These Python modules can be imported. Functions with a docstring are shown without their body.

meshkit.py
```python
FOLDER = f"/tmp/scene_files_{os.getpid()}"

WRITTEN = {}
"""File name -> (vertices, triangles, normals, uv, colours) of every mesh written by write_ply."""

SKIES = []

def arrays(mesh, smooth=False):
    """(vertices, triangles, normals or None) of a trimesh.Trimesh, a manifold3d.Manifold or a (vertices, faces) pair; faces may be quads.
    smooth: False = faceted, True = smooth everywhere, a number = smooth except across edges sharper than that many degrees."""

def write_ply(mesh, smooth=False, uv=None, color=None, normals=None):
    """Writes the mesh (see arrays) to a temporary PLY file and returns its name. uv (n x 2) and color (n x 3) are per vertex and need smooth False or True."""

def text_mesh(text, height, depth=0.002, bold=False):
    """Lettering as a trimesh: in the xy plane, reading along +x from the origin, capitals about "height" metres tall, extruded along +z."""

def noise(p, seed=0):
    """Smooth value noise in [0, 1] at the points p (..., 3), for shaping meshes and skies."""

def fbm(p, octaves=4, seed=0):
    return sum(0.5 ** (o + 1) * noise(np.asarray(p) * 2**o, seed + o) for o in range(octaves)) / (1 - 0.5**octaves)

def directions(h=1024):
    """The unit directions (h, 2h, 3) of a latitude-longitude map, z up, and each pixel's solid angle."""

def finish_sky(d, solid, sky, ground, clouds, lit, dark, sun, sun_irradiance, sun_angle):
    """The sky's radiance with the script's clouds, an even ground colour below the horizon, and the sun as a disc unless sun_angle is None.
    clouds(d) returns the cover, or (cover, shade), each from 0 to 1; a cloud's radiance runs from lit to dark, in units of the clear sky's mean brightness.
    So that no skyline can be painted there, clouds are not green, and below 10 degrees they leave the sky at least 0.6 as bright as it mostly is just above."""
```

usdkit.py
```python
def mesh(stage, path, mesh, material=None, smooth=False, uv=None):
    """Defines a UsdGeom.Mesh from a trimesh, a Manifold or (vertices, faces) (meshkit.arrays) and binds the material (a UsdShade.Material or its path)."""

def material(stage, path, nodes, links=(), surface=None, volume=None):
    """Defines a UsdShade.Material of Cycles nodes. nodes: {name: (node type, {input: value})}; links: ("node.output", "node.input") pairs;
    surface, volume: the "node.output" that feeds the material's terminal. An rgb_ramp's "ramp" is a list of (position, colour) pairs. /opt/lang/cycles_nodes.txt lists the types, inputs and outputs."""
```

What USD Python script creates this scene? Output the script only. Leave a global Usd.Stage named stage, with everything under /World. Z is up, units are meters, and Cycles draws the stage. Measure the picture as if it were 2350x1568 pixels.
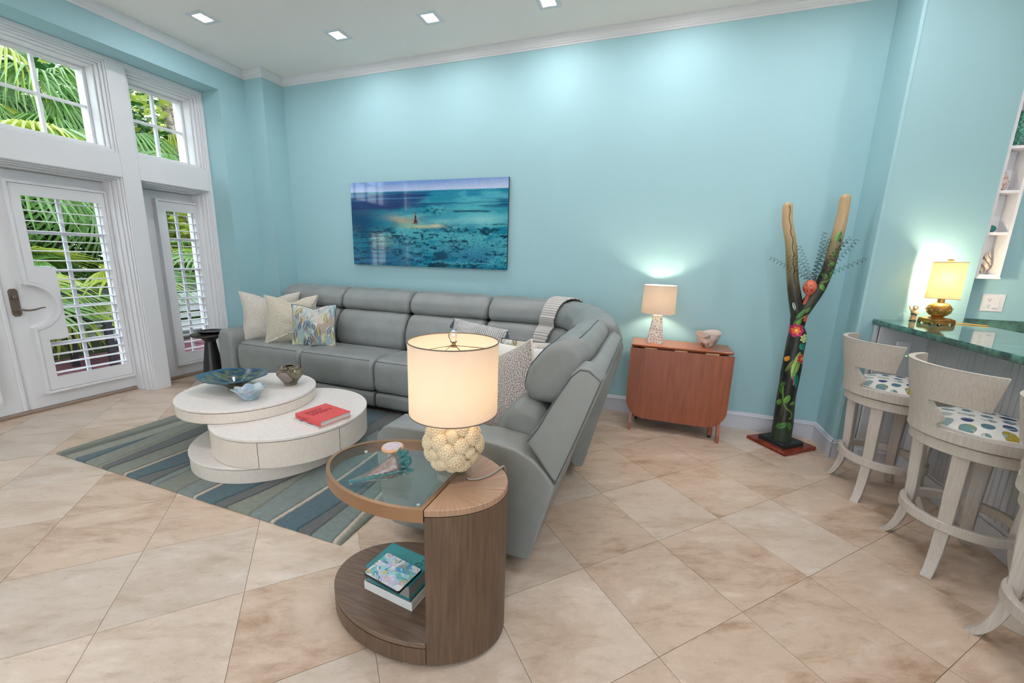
import math, random
import numpy as np, trimesh, usdkit, meshkit
import shapely
from shapely import geometry as sg, affinity
from pxr import Usd, UsdGeom, UsdLux, UsdShade, Sdf, Gf, Vt

stage = Usd.Stage.CreateInMemory()
UsdGeom.SetStageUpAxis(stage, 'Z'); UsdGeom.SetStageMetersPerUnit(stage, 1.0)
UsdGeom.Xform.Define(stage, '/World'); UsdGeom.Scope.Define(stage, '/World/Looks')
PI = math.pi
rng = np.random.default_rng(7); random.seed(7)

# ------------------------------------------------------------------ camera
H = 1.40
YAW, PITCH, ROLL, FPX = -0.3344271, 0.20269884, -0.02981367, 913.25
cam = UsdGeom.Camera.Define(stage, '/World/camera')
_f = np.array([math.sin(YAW)*math.cos(PITCH), math.cos(YAW)*math.cos(PITCH), -math.sin(PITCH)])
_r = np.array([math.cos(YAW), -math.sin(YAW), 0.0]); _d = np.cross(_f, _r)
_r2 = math.cos(ROLL)*_r + math.sin(ROLL)*_d; _d2 = -math.sin(ROLL)*_r + math.cos(ROLL)*_d
M4 = np.eye(4); M4[0, :3] = _r2; M4[1, :3] = -_d2; M4[2, :3] = -_f; M4[3, :3] = (0, 0, H)
cam.AddTransformOp().Set(Gf.Matrix4d(*M4.ravel().tolist()))
cam.CreateHorizontalApertureAttr(36.0); cam.CreateFocalLengthAttr(36.0*FPX/2350)
cam.CreateClippingRangeAttr(Gf.Vec2f(0.05, 200.0)); cam.CreateFStopAttr(0.0)
cam.CreateExposureAttr(0.20)

# ------------------------------------------------------------------ sky, sun and ceiling light levels
dome = UsdLux.DomeLight.Define(stage, '/World/sky')
SKY_STRENGTH = 4.6
SUN_STRENGTH = 30.0
DOWNLIGHT = 195.0
sun = UsdLux.DistantLight.Define(stage, '/World/sun')
sun.CreateAngleAttr(0.6); sun.CreateIntensityAttr(SUN_STRENGTH); sun.CreateColorAttr(Gf.Vec3f(1.0, 0.95, 0.86))
sun.AddRotateXYZOp().Set(Gf.Vec3f(-12.0, 21.0, 0.0))      # stands behind the house and lights the garden's near side
def lin(*c):
    a = np.array(c, float)/255.0
    return tuple(np.where(a <= 0.04045, a/12.92, ((a+0.055)/1.055)**2.4).tolist())
sk = usdkit.material(stage, '/World/Looks/sky_look', {
    "b": ("background_shader", {"color": (0.80, 0.90, 1.0), "strength": SKY_STRENGTH})}, [], surface="b.background")
UsdShade.MaterialBindingAPI.Apply(dome.GetPrim()).Bind(sk)
dome.CreateIntensityAttr(1.0)

# ------------------------------------------------------------------ materials
LOOKS = {}
def material(name, nodes, links, surface='p.BSDF'):
    m = usdkit.material(stage, '/World/Looks/'+name, nodes, links, surface=surface); LOOKS[name] = m; return m

def look(name, color, rough=0.5, color2=None, scale=6.0, stretch=(1, 1, 1), detail=4, ramp=(0.35, 0.65), bump=0.0, bscale=None, bstretch=None,
         vcol=False, rand=0.0, world=False, **p):
    """principled with an optional two-tone noise, fine bump, vertex colour"""
    base = dict(roughness=rough, **p)
    nodes, links = {}, []
    if color is not None: base['base_color'] = color
    src = None
    need_co = color2 is not None or bump > 0
    if need_co:
        if world: nodes['co'] = ('geometry', {}); co = 'co.position'
        else: nodes['co'] = ('texture_coordinate', {}); co = 'co.object'
    if color2 is not None:
        nodes['mp'] = ('mapping', {'scale': stretch}); links.append((co, 'mp.vector'))
        nodes['n'] = ('noise_texture', {'scale': scale, 'detail': detail, 'roughness': 0.6}); links.append(('mp.vector', 'n.vector'))
        nodes['r'] = ('rgb_ramp', {'ramp': [(0, color), (ramp[0], color), (ramp[1], color2), (1, color2)]}); links.append(('n.fac', 'r.fac'))
        src = 'r.color'
    if vcol:
        nodes['vc'] = ('attribute', {'attribute': 'Col'})
        src2 = 'vc.color'
        if src: 
            nodes['mx'] = ('mix', {'mix_type': 'multiply', 'fac': 1.0}); links += [(src, 'mx.color1'), (src2, 'mx.color2')]; src = 'mx.color'
        else: src = src2
    if rand > 0:
        nodes['oi'] = ('object_info', {})
        nodes['mr'] = ('map_range', {'from_min': 0.0, 'from_max': 1.0, 'to_min': 1-rand, 'to_max': 1+rand}); links.append(('oi.random', 'mr.value'))
        nodes['hv'] = ('hsv', {'color': color}); links.append(('mr.result', 'hv.value'))
        if src: links.append((src, 'hv.color'))
        src = 'hv.color'
    nodes['p'] = ('principled_bsdf', base)
    if src: links.append((src, 'p.base_color'))
    if bump > 0:
        nodes['mb'] = ('mapping', {'scale': bstretch or stretch}); links.append((co, 'mb.vector'))
        nodes['nb'] = ('noise_texture', {'scale': bscale or scale, 'detail': 3.0}); links.append(('mb.vector', 'nb.vector'))
        nodes['bp'] = ('bump', {'strength': bump, 'distance': 0.01}); links += [('nb.fac', 'bp.height'), ('bp.normal', 'p.normal')]
    return material(name, nodes, links)

WALL = look('teal_wall_paint', lin(160, 200, 206), 0.62, bump=0.04, bscale=160, world=True)
CEIL = look('white_ceiling_paint', lin(252, 245, 239), 0.8)
TRIM = look('white_trim_paint', lin(228, 229, 231), 0.32)
PALE = look('pale_bounce_paint', lin(225, 226, 222), 0.7)  # for walls out of view, pale so their bounced light stays neutral
LEATHER = look('grey_leather', lin(142, 146, 144), 0.42, color2=lin(132, 136, 134), scale=5, bump=0.35, bscale=9, bstretch=(1, 1, 0.5), specular_ior_level=0.5)
PIPING = look('dark_seam_thread', lin(82, 88, 90), 0.6)
BLACKM = look('black_metal', lin(28, 27, 27), 0.4)
DARKWOOD = look('black_wood', lin(34, 31, 30), 0.35)
SHADOWGAP = look('shadow_gap', lin(40, 36, 33), 0.8)  # dark colour stands for the shade in gaps, grooves and seams
IVORY = look('ivory_wood', lin(232, 221, 209), 0.38, color2=lin(216, 204, 190), scale=70, stretch=(3, 3, 0.5), ramp=(0.42, 0.8), bump=0.15, bscale=120)
IVTOP = look('ivory_wood_top', lin(234, 228, 222), 0.33, color2=lin(224, 216, 208), scale=40, stretch=(1, 1, 1), ramp=(0.45, 0.75))
TAUPE = look('taupe_oak', lin(112, 88, 69), 0.42, color2=lin(84, 65, 50), scale=14, stretch=(7, 7, 0.35), ramp=(0.3, 0.7), bump=0.08, bscale=40)
TAUPE_SHELF = look('taupe_oak_shelf', lin(128, 104, 86), 0.42, color2=lin(96, 77, 64), scale=14, stretch=(0.4, 7, 7), ramp=(0.3, 0.7), bump=0.08, bscale=40)
BRONZE = look('brushed_bronze', lin(170, 134, 104), 0.34, metallic=0.75)
BRASS = look('aged_brass', lin(150, 132, 104), 0.3, metallic=0.9)
HANDLE = look('pewter_handle', lin(118, 104, 92), 0.4, metallic=0.3)
GOLD = look('antique_gold', lin(206, 160, 88), 0.33, color2=lin(150, 102, 52), scale=18, metallic=0.8)
NICKEL = look('nickel', lin(190, 185, 178), 0.22, metallic=0.9)
CHERRY = look('cherry_wood', lin(160, 86, 52), 0.36, color2=lin(124, 62, 36), scale=5, stretch=(6, 6, 0.5), ramp=(0.3, 0.75), coat_weight=0.2, rand=0.07)
CHERRY_TOP = look('cherry_wood_top', lin(172, 98, 58), 0.33, color2=lin(142, 74, 42), scale=5, stretch=(0.6, 6, 6), ramp=(0.3, 0.75), coat_weight=0.2)
STOOLWOOD = look('limed_oak', lin(206, 198, 188), 0.48, color2=lin(186, 177, 166), scale=70, stretch=(3, 3, 0.05), ramp=(0.3, 0.7), bump=0.08, bscale=80)
VC = look('painted_vertex_matte', None, 0.6, vcol=True)
VCFAB = look('woven_print', None, 0.85, vcol=True, bump=0.25, bscale=300, sheen_weight=0.1)
VCGLOSS = look('glazed_print', None, 0.14, vcol=True)
ART = look('acrylic_print', None, 0.05, vcol=True, specular_ior_level=0.45)
RUGM = look('wool_pile', None, 0.95, vcol=True, bump=0.8, bscale=260, sheen_weight=0.25)
BLACKEDGE = look('black_frame_edge', lin(18, 18, 20), 0.4)
CREAMFAB = look('cream_boucle', lin(222, 215, 203), 0.9, color2=lin(196, 189, 178), scale=120, bump=0.5, bscale=180)
BEIGEFAB = look('beige_slub_linen', lin(216, 208, 190), 0.9, color2=lin(192, 184, 163), scale=30, stretch=(1, 1, 8), bump=0.3, bscale=200)
WHITEFAB = look('white_linen', lin(232, 228, 222), 0.9, bump=0.25, bscale=250)
PIPCREAM = look('cream_piping', lin(226, 218, 206), 0.85)
NAVYTHREAD = look('blue_grey_thread', lin(92, 106, 128), 0.9)
PAGES = look('book_pages', lin(226, 222, 214), 0.8)
REDCOVER = look('coral_cover', lin(222, 84, 84), 0.45)
REDLETTER = look('crimson_lettering', lin(168, 34, 48), 0.45)
TEALCOVER = look('teal_leatherette', lin(38, 140, 146), 0.4)
TEALDARK = look('teal_embossing', lin(22, 92, 98), 0.5)
SILVEREDGE = look('silvered_pages', lin(176, 174, 172), 0.35, metallic=0.4)
WHITECOVER = look('white_cover', lin(224, 222, 218), 0.45)
DARKCOVER = look('black_cover', lin(30, 30, 32), 0.4)
GRANITE = look('green_granite', lin(86, 138, 122), 0.09, color2=lin(34, 62, 56), scale=9, stretch=(1.0, 1.6, 1), detail=8, ramp=(0.38, 0.66), coat_weight=0.5)
PLASTIC = look('white_plastic', lin(228, 228, 230), 0.3)
SLOT = look('socket_slot', lin(40, 40, 42), 0.6)
CUBBY = look('white_shelf_paint', lin(232, 230, 232), 0.4)
CABWHITE = look('grey_white_cabinet', lin(208, 209, 212), 0.38)
BASEWHITE = look('baseboard_paint', lin(205, 208, 216), 0.35)
LOUVER = look('louver_paint', lin(214, 216, 221), 0.3)
URCHIN = look('urchin_plaster', lin(226, 205, 166), 0.7)
SHADEW = None
TRUNKM = look('painted_trunk', None, 0.42, vcol=True, bump=0.2, bscale=30, bstretch=(1, 1, 0.2))
WIRE = look('dark_wire', lin(30, 44, 44), 0.45, metallic=0.5)
REDWOOD = look('red_plinth', lin(150, 66, 40), 0.35, color2=lin(112, 40, 26), scale=25, ramp=(0.4, 0.6))
SLATE = look('slate_plinth', lin(38, 44, 44), 0.5)
BLANKET = look('basket_weave', lin(206, 204, 200), 0.95, vcol=True)
LED = material('green_led', {'e': ('emission', {'color': (0.1, 1.0, 0.15), 'strength': 6.0})}, [], surface='e.emission')

def glassy(name, tint, rough=0.0, ior=1.45):
    return material(name, {'p': ('principled_bsdf', {'base_color': tint, 'roughness': rough, 'ior': ior, 'transmission_weight': 1.0})}, [])
CLEAR = None
TURQ = glassy('turquoise_glass', lin(120, 200, 208), 0.05)
def pane(name, tint, ior):
    return material(name, {'t': ('transparent_bsdf', {'color': tint}), 'g': ('glossy_bsdf', {'color': (1, 1, 1), 'roughness': 0.0}),
        'f': ('fresnel', {'IOR': ior}), 'ge': ('geometry', {}), 'inv': ('math', {'math_type': 'subtract', 'value1': 1.0}), 'mu': ('math', {'math_type': 'multiply'}), 'm': ('mix_closure', {})}, [('ge.backfacing', 'inv.value2'), ('f.fac', 'mu.value1'), ('inv.value', 'mu.value2'), ('mu.value', 'm.fac'), ('t.BSDF', 'm.closure1'), ('g.BSDF', 'm.closure2')], surface='m.closure')
CLEAR = pane('clear_acrylic', (0.95, 0.96, 0.96), 2.8)
PANE = pane('window_glass', (0.98, 0.99, 0.985), 1.12)
TABLEGLASS = pane('smoked_table_glass', (0.90, 0.945, 0.93), 1.38)
def shade(name, color, tr, contrast=0.94):
    return material(name, {'co': ('texture_coordinate', {}), 'mp': ('mapping', {'scale': (1, 1, 1)}), 'n': ('noise_texture', {'scale': 520.0, 'detail': 2.0}),
        'r': ('rgb_ramp', {'ramp': [(0.3, tuple(contrast*c for c in color)), (0.7, color)]}),
        'd': ('diffuse_bsdf', {}), 't': ('translucent_bsdf', {}), 'm': ('mix_closure', {'fac': tr})},
        [('co.object', 'mp.vector'), ('mp.vector', 'n.vector'), ('n.fac', 'r.fac'), ('r.color', 'd.color'), ('r.color', 't.color'), ('d.BSDF', 'm.closure1'), ('t.BSDF', 'm.closure2')], surface='m.closure')
SHADE_MAIN = shade('linen_shade', lin(250, 238, 224), 0.5)
SHADE_OAT = shade('oatmeal_shade', lin(222, 210, 198), 0.42, 0.8)
SHADE_GOLD = shade('golden_shade', lin(250, 234, 200), 0.5)
SHADE_TRIM = look('shade_trim', lin(120, 104, 90), 0.7)
PRINT_KNOB = look('stone_disc', lin(206, 196, 200), 0.35)

def leafmat(name, c, tr):
    return material(name, {'oi': ('geometry', {}), 'mr': ('map_range', {'from_min': 0.0, 'from_max': 1.0, 'to_min': 0.65, 'to_max': 1.35}), 'hv': ('hsv', {'color': c}),
        'd': ('principled_bsdf', {'roughness': 0.28, 'specular_ior_level': 0.8}), 't': ('translucent_bsdf', {}), 'm': ('mix_closure', {'fac': tr})},
        [('oi.random_per_island', 'mr.value'), ('mr.result', 'hv.value'), ('hv.color', 'd.base_color'), ('hv.color', 't.color'), ('d.BSDF', 'm.closure1'), ('t.BSDF', 'm.closure2')], surface='m.closure')
LEAF = [leafmat('palm_green', lin(124, 172, 84), 0.4), leafmat('palm_blue_green', lin(140, 184, 112), 0.4), leafmat('sunlit_yellow_green', lin(198, 212, 90), 0.5), leafmat('deep_green', lin(58, 112, 44), 0.3)]  # the yellow-green puts sunlit brightness into the leaf colour
BARK = look('pale_bark', lin(168, 156, 140), 0.9, color2=lin(92, 80, 70), scale=6, stretch=(1, 1, 3), bump=0.5, bscale=12)
DARKBARK = look('dark_bark', lin(88, 76, 68), 0.9, color2=lin(40, 34, 30), scale=8, stretch=(1, 1, 4), bump=0.6, bscale=12)
SOIL = look('garden_mulch', lin(96, 92, 62), 0.95, color2=lin(50, 62, 34), scale=3)
DECK = look('plum_deck_board', lin(196, 128, 150), 0.6, color2=lin(168, 100, 124), scale=4, stretch=(1, 6, 1), rand=0.1)
PATIO = look('black_patio_frame', lin(36, 38, 40), 0.45)
PATIOSLAT = look('grey_patio_slat', lin(150, 152, 150), 0.5)

# ------------------------------------------------------------------ scene helpers
USED = {}
def numbered(parent, name):
    k = (parent, name); n = USED.get(k, 0); USED[k] = n+1
    return f'{parent}/{name}' if n == 0 else f'{parent}/{name}_{n:03d}'

class T:                                    # a top-level thing
    def __init__(s, path, loc, local): s.path, s.loc, s.local = path, np.array(loc, float), local
def data(prim, label=None, cat=None, group=None, kind=None):
    for k, v in (('label', label), ('category', cat), ('group', group), ('kind', kind)):
        if v: prim.SetCustomDataByKey(k, v)
def thing(name, label, cat, loc=(0, 0, 0), rotz=0.0, group=None, kind=None, local=False):
    p = numbered('/World', name); x = UsdGeom.Xform.Define(stage, p)
    x.AddTranslateOp().Set(Gf.Vec3d(*map(float, loc))); x.AddRotateZOp().Set(float(math.degrees(rotz)))
    data(x.GetPrim(), label, cat, group, kind); return T(p, loc, local)
def obj(name, mesh, mat, parent=None, smooth=30, col=None, label=None, cat=None, group=None, kind=None):
    """one Mesh prim: a part of a thing (or of a part), or a top-level thing"""
    if isinstance(mesh, (list, tuple)) and len(mesh) and isinstance(mesh[0], trimesh.Trimesh): mesh = cat_(mesh)
    if isinstance(parent, T):
        base, off = parent.path, (np.zeros(3) if parent.local else parent.loc)
        root = parent
    elif isinstance(parent, tuple): base, root = parent[0], parent[1]; off = np.zeros(3) if root.local else root.loc
    else: base, off, root = '/World', np.zeros(3), None
    v, f, n = meshkit.arrays(mesh, True if col is not None and smooth else smooth)
    used = np.unique(f)
    if len(used) < len(v):
        back = np.zeros(len(v), int); back[used] = np.arange(len(used)); v, f, n = v[used], back[f], (None if n is None else n[used]); col = None if col is None else np.asarray(col)[used]
    p = numbered(base, name)
    m = UsdGeom.Mesh.Define(stage, p)
    if root is None:                        # put the thing's own origin at its base
        lo, hi = v.min(0), v.max(0); o = np.array([(lo[0]+hi[0])/2, (lo[1]+hi[1])/2, lo[2]])
        m.AddTranslateOp().Set(Gf.Vec3d(*o.tolist())); off = o
    m.CreatePointsAttr(Vt.Vec3fArray.FromNumpy((v-off).astype(np.float32)))
    m.CreateFaceVertexCountsAttr(Vt.IntArray.FromNumpy(np.full(len(f), 3, np.int32)))
    m.CreateFaceVertexIndicesAttr(Vt.IntArray.FromNumpy(f.astype(np.int32).ravel()))
    m.CreateSubdivisionSchemeAttr('none')
    if n is not None:
        m.CreateNormalsAttr(Vt.Vec3fArray.FromNumpy(n.astype(np.float32))); m.SetNormalsInterpolation('vertex')
    if col is not None:
        UsdGeom.PrimvarsAPI(m).CreatePrimvar('Col', Sdf.ValueTypeNames.Color3fArray, 'vertex').Set(Vt.Vec3fArray.FromNumpy(np.asarray(col, np.float32)))
    UsdShade.MaterialBindingAPI.Apply(m.GetPrim()).Bind(mat)
    data(m.GetPrim(), label, cat, group, kind)
    return (p, root) if root is not None else T(p, off, False)
def copy(t, loc, rotz, label=None, cat=None, group=None, kind=None):
    name = t.path.split('/')[-1]
    p = numbered('/World', name); x = UsdGeom.Xform.Define(stage, p)
    x.GetPrim().GetReferences().AddInternalReference(t.path)
    xf = UsdGeom.Xformable(x); xf.ClearXformOpOrder()
    x.GetPrim().GetAttribute('xformOp:translate').Set(Gf.Vec3d(*map(float, loc))); x.GetPrim().GetAttribute('xformOp:rotateZ').Set(float(math.degrees(rotz)))
    xf.SetXformOpOrder([UsdGeom.XformOp(x.GetPrim().GetAttribute('xformOp:translate')), UsdGeom.XformOp(x.GetPrim().GetAttribute('xformOp:rotateZ'))])
    x.GetPrim().SetInstanceable(True); data(x.GetPrim(), label, cat, group, kind); return T(p, loc, True)

# ------------------------------------------------------------------ mesh helpers
def cat_(ms): return trimesh.util.concatenate(ms)
def tm(v, f): return trimesh.Trimesh(np.asarray(v, float), np.asarray(f, int), process=False)
def cbox(x0, y0, z0, x1, y1, z1, c=0.002):
    """box with chamfered edges"""
    x0, x1 = sorted((x0, x1)); y0, y1 = sorted((y0, y1)); z0, z1 = sorted((z0, z1))
    c = min(c, (x1-x0)/2.2, (y1-y0)/2.2, (z1-z0)/2.2)
    P = []
    for x, sx in ((x0, 1), (x1, -1)):
        for y, sy in ((y0, 1), (y1, -1)):
            for z, sz in ((z0, 1), (z1, -1)):
                P += [(x, y+sy*c, z+sz*c), (x+sx*c, y, z+sz*c), (x+sx*c, y+sy*c, z)]
    return trimesh.convex.convex_hull(np.array(P))
def box(x0, y0, z0, x1, y1, z1):
    b = trimesh.creation.box([abs(x1-x0), abs(y1-y0), abs(z1-z0)]); b.apply_translation([(x0+x1)/2, (y0+y1)/2, (z0+z1)/2]); return b
def place(m, loc=(0, 0, 0), rz=0, rx=0, ry=0):
    m = m.copy()
    for a, ax in ((rx, [1, 0, 0]), (ry, [0, 1, 0]), (rz, [0, 0, 1])):
        if a: m.apply_transform(trimesh.transformations.rotation_matrix(a, ax))
    m.apply_translation(loc); return m
def gridfaces(nu, nv, closed_v=False, flip=False):
    f = []
    i, j = np.meshgrid(np.arange(nu-1), np.arange(nv if closed_v else nv-1), indexing='ij'); i, j = i.ravel(), j.ravel(); j2 = (j+1) % nv
    a, b, c, d = i*nv+j, (i+1)*nv+j, (i+1)*nv+j2, i*nv+j2
    F = np.vstack([np.stack([a, b, c], 1), np.stack([a, c, d], 1)])
    return F[:, ::-1] if flip else F
def lathe(prof, n=64, sx=1.0, sy=1.0, fn=None):
    prof = np.array(prof, float); th = np.arange(n)*2*PI/n
    v = np.stack([prof[:, 0:1]*np.cos(th)*sx, prof[:, 0:1]*np.sin(th)*sy, np.repeat(prof[:, 1:2], n, 1)], -1)
    if fn is not None: v = fn(v, th)
    m = tm(v.reshape(-1, 3), gridfaces(len(prof), n, True)); m.merge_vertices(); m.update_faces(m.nondegenerate_faces()); trimesh.repair.fix_normals(m); return m
def disc(r, z0, z1, c=0.003, n=96, sx=1, sy=1):
    return lathe([(0, z0), (r-c, z0), (r, z0+c), (r, z1-c), (r-c, z1), (0, z1)], n, sx, sy)
def tube(pts, r, n=8, closed=False):
    P = np.array(pts, float); R = np.broadcast_to(np.asarray(r, float), (len(P),))
    t = np.gradient(P, axis=0) if not closed else np.roll(P, -1, 0)-np.roll(P, 1, 0)
    t /= np.maximum(np.linalg.norm(t, axis=1, keepdims=True), 1e-9)
    a = np.array([0, 0, 1.0]) if abs(t[0, 2]) < 0.9 else np.array([1.0, 0, 0])
    u = np.cross(t[0], a); u /= np.linalg.norm(u); rings = []
    for k in range(len(P)):
        u = u - t[k]*(u@t[k]); u /= max(np.linalg.norm(u), 1e-9); w = np.cross(t[k], u)
        th = np.arange(n)*2*PI/n
        rings.append(P[k]+R[k]*(np.cos(th)[:, None]*u+np.sin(th)[:, None]*w))
    v = np.vstack(rings); F = gridfaces(len(P), n, True, True)
    if closed:
        k = len(P)-1; j = np.arange(n); j2 = (j+1) % n
        F = np.vstack([F, np.stack([k*n+j, j2, j], 1), np.stack([k*n+j, k*n+j2, j2], 1)])
        return tm(v, F)
    v = np.vstack([v, P[0], P[-1]]); a0, a1 = len(v)-2, len(v)-1; j = np.arange(n); j2 = (j+1) % n; e = (len(P)-1)*n
    F = np.vstack([F, np.stack([np.full(n, a0), j, j2], 1), np.stack([np.full(n, a1), e+j2, e+j], 1)])
    m = tm(v, F); trimesh.repair.fix_normals(m); return m
def rounded(poly, r, n=40):
    p = sg.Polygon(poly).buffer(-r).buffer(2*r, quad_segs=6).buffer(-r, quad_segs=6)
    if p.geom_type != 'Polygon': p = sg.Polygon(poly)
    ring = p.exterior; L = ring.length
    P = np.array([ring.interpolate(L*k/n).coords[0] for k in range(n)])
    return P if sg.Polygon(P).exterior.is_ccw else P[::-1]
def sweep(prof, frames, ends=(0.03, 0.03), ne=5, wob=0.0, seed=0):
    """closed profile (u, z) swept along frames (x, y, nx, ny); its ends rounded"""
    fr = np.array(frames, float); s = np.concatenate([[0], np.cumsum(np.linalg.norm(np.diff(fr[:, :2], axis=0), axis=1))]); L = s[-1]
    S = list(np.linspace(0, L, max(int(L/0.03), 4)))
    for k in range(1, ne+1):
        a = PI/2*k/ne
        S += [ends[0]*(1-math.cos(a)), L-ends[1]*(1-math.cos(a))]
    S = np.array(sorted(set(np.round(S, 5)))); S = S[(S >= 0) & (S <= L)]
    prof = np.array(prof); lo, hi = prof.min(0), prof.max(0); c, h = (lo+hi)/2, (hi-lo)/2
    rings = []
    for q in S:
        x, y, nx, ny = [np.interp(q, s, fr[:, k]) for k in range(4)]; l = math.hypot(nx, ny); nx, ny = nx/l, ny/l
        ins = 0
        for e, d in ((ends[0], q), (ends[1], L-q)):
            if e > 0 and d < e: ins = max(ins, e-math.sqrt(max(e*e-(e-d)**2, 0)))
        sc = np.maximum((h-ins)/h, 0.05); P = c+(prof-c)*sc
        rings.append(np.stack([x+P[:, 0]*nx, y+P[:, 0]*ny, P[:, 1]], 1))
    n = len(prof); v = np.vstack(rings)
    if wob: 
        d = np.stack([meshkit.fbm(v*np.array([9, 9, 4])+seed*7.3, 3, seed+k)-0.5 for k in range(3)], 1); v = v+wob*d*2
    F = gridfaces(len(S), n, True)
    v = np.vstack([v, v[:n].mean(0), v[-n:].mean(0)]); a0, a1 = len(v)-2, len(v)-1; j = np.arange(n); j2 = (j+1) % n; e = (len(S)-1)*n
    F = np.vstack([F, np.stack([np.full(n, a0), j, j2], 1), np.stack([np.full(n, a1), e+j2, e+j], 1)])
    m = tm(v, F); trimesh.repair.fix_normals(m); return m
def alongx(x0, x1): return [(x, 0, 0, 1) for x in np.linspace(x0, x1, 5)]
def alongy(y0, y1): return [(0, y, 1, 0) for y in np.linspace(y0, y1, 5)]
def alongz(prof_xy, z0, z1, c=0.002):
    """plan polygon raised from z0 to z1 with a small chamfer"""
    p = sg.Polygon(prof_xy) if not isinstance(prof_xy, sg.Polygon) else prof_xy
    m = trimesh.creation.extrude_polygon(p, z1-z0, engine='earcut'); m.apply_translation([0, 0, z0]); return m
def plate(poly2, axis, a0, a1):
    """polygon in (p, z) raised along x ('x') or along y ('y') between a0 and a1; p is the other plan axis"""
    m = trimesh.creation.extrude_polygon(poly2 if isinstance(poly2, sg.Polygon) else sg.Polygon(poly2), abs(a1-a0), engine='earcut')
    v = np.array(m.vertices); a = min(a0, a1)+v[:, 2]
    w = np.stack([a, v[:, 0], v[:, 1]], 1) if axis == 'x' else np.stack([v[:, 0], a, v[:, 1]], 1)
    m = tm(w, m.faces); trimesh.repair.fix_normals(m); return m
def ball(c, r, sub=2, s=(1, 1, 1)):
    m = trimesh.creation.icosphere(sub, 1.0); m.vertices = m.vertices*np.array(s)*r+np.array(c); return m
def fbm(p, o=4, seed=0): return meshkit.fbm(np.asarray(p, float), o, seed)
def mixc(a, b, t): t = np.clip(np.asarray(t), 0, 1)[..., None]; return np.asarray(a)*(1-t)+np.asarray(b)*t
def sstep(a, b, x): t = np.clip((x-a)/(b-a), 0, 1); return t*t*(3-2*t)

# ================================================================== ROOM SHELL
XL, XF, XD, YB, ZC, ZW = -4.39, -4.64, -4.88, 3.79, 3.30, 3.222
XR, YR, YS = 1.385, 3.44, -4.2               # short right wall, its outer corner, the wall behind the viewer
XA, YA, XE, YK = 2.066, 3.655, 4.4, 3.80     # end of the slanted wall; far right wall; kitchen wall
YREV, YREV2, ZREV = 3.236, 0.02, 3.02        # opening of the window wall
def S(name, mesh, mat, label, parent=None, smooth=None):
    return obj(name, mesh, mat, parent, smooth, label=label, kind='structure')

S('wall_back', box(-4.6, YB, 0, 1.5, YB+.15, ZC), WALL, 'long teal painted wall behind the sofa and the framed sea picture')
S('wall_column', box(XL, 3.53, 0, -4.13, YB+.02, ZC), WALL, 'narrow teal boxed column in the corner left of the sofa')
S('wall_left', [box(-5.02, YREV, 0, XL, YB+.15, ZC), box(-5.02, YREV2, ZREV, XL, YREV, ZC), box(-5.02, YS, 0, XL, YREV2, ZC)], WALL, 'teal wall around the tall opening of the glazed doors')
S('wall_right', box(XR, YR+.0001, 0, XR+.019, YB+.15, ZC), WALL, 'short teal wall return behind the carved tree sculpture')
S('wall_slanted', alongz([(XR, YR), (XA, YA), (XA, YK+.2), (XR+.02, YK+.2), (XR+.02, YR+.02)], 0, ZC), WALL, 'slanted teal wall lit by the gold lamp')
S('wall_kitchen', box(XA+.0005, YK, 0, XE+.1, YK+.25, ZC), WALL, 'shaded teal wall with the socket plate beside the shelf')
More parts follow.
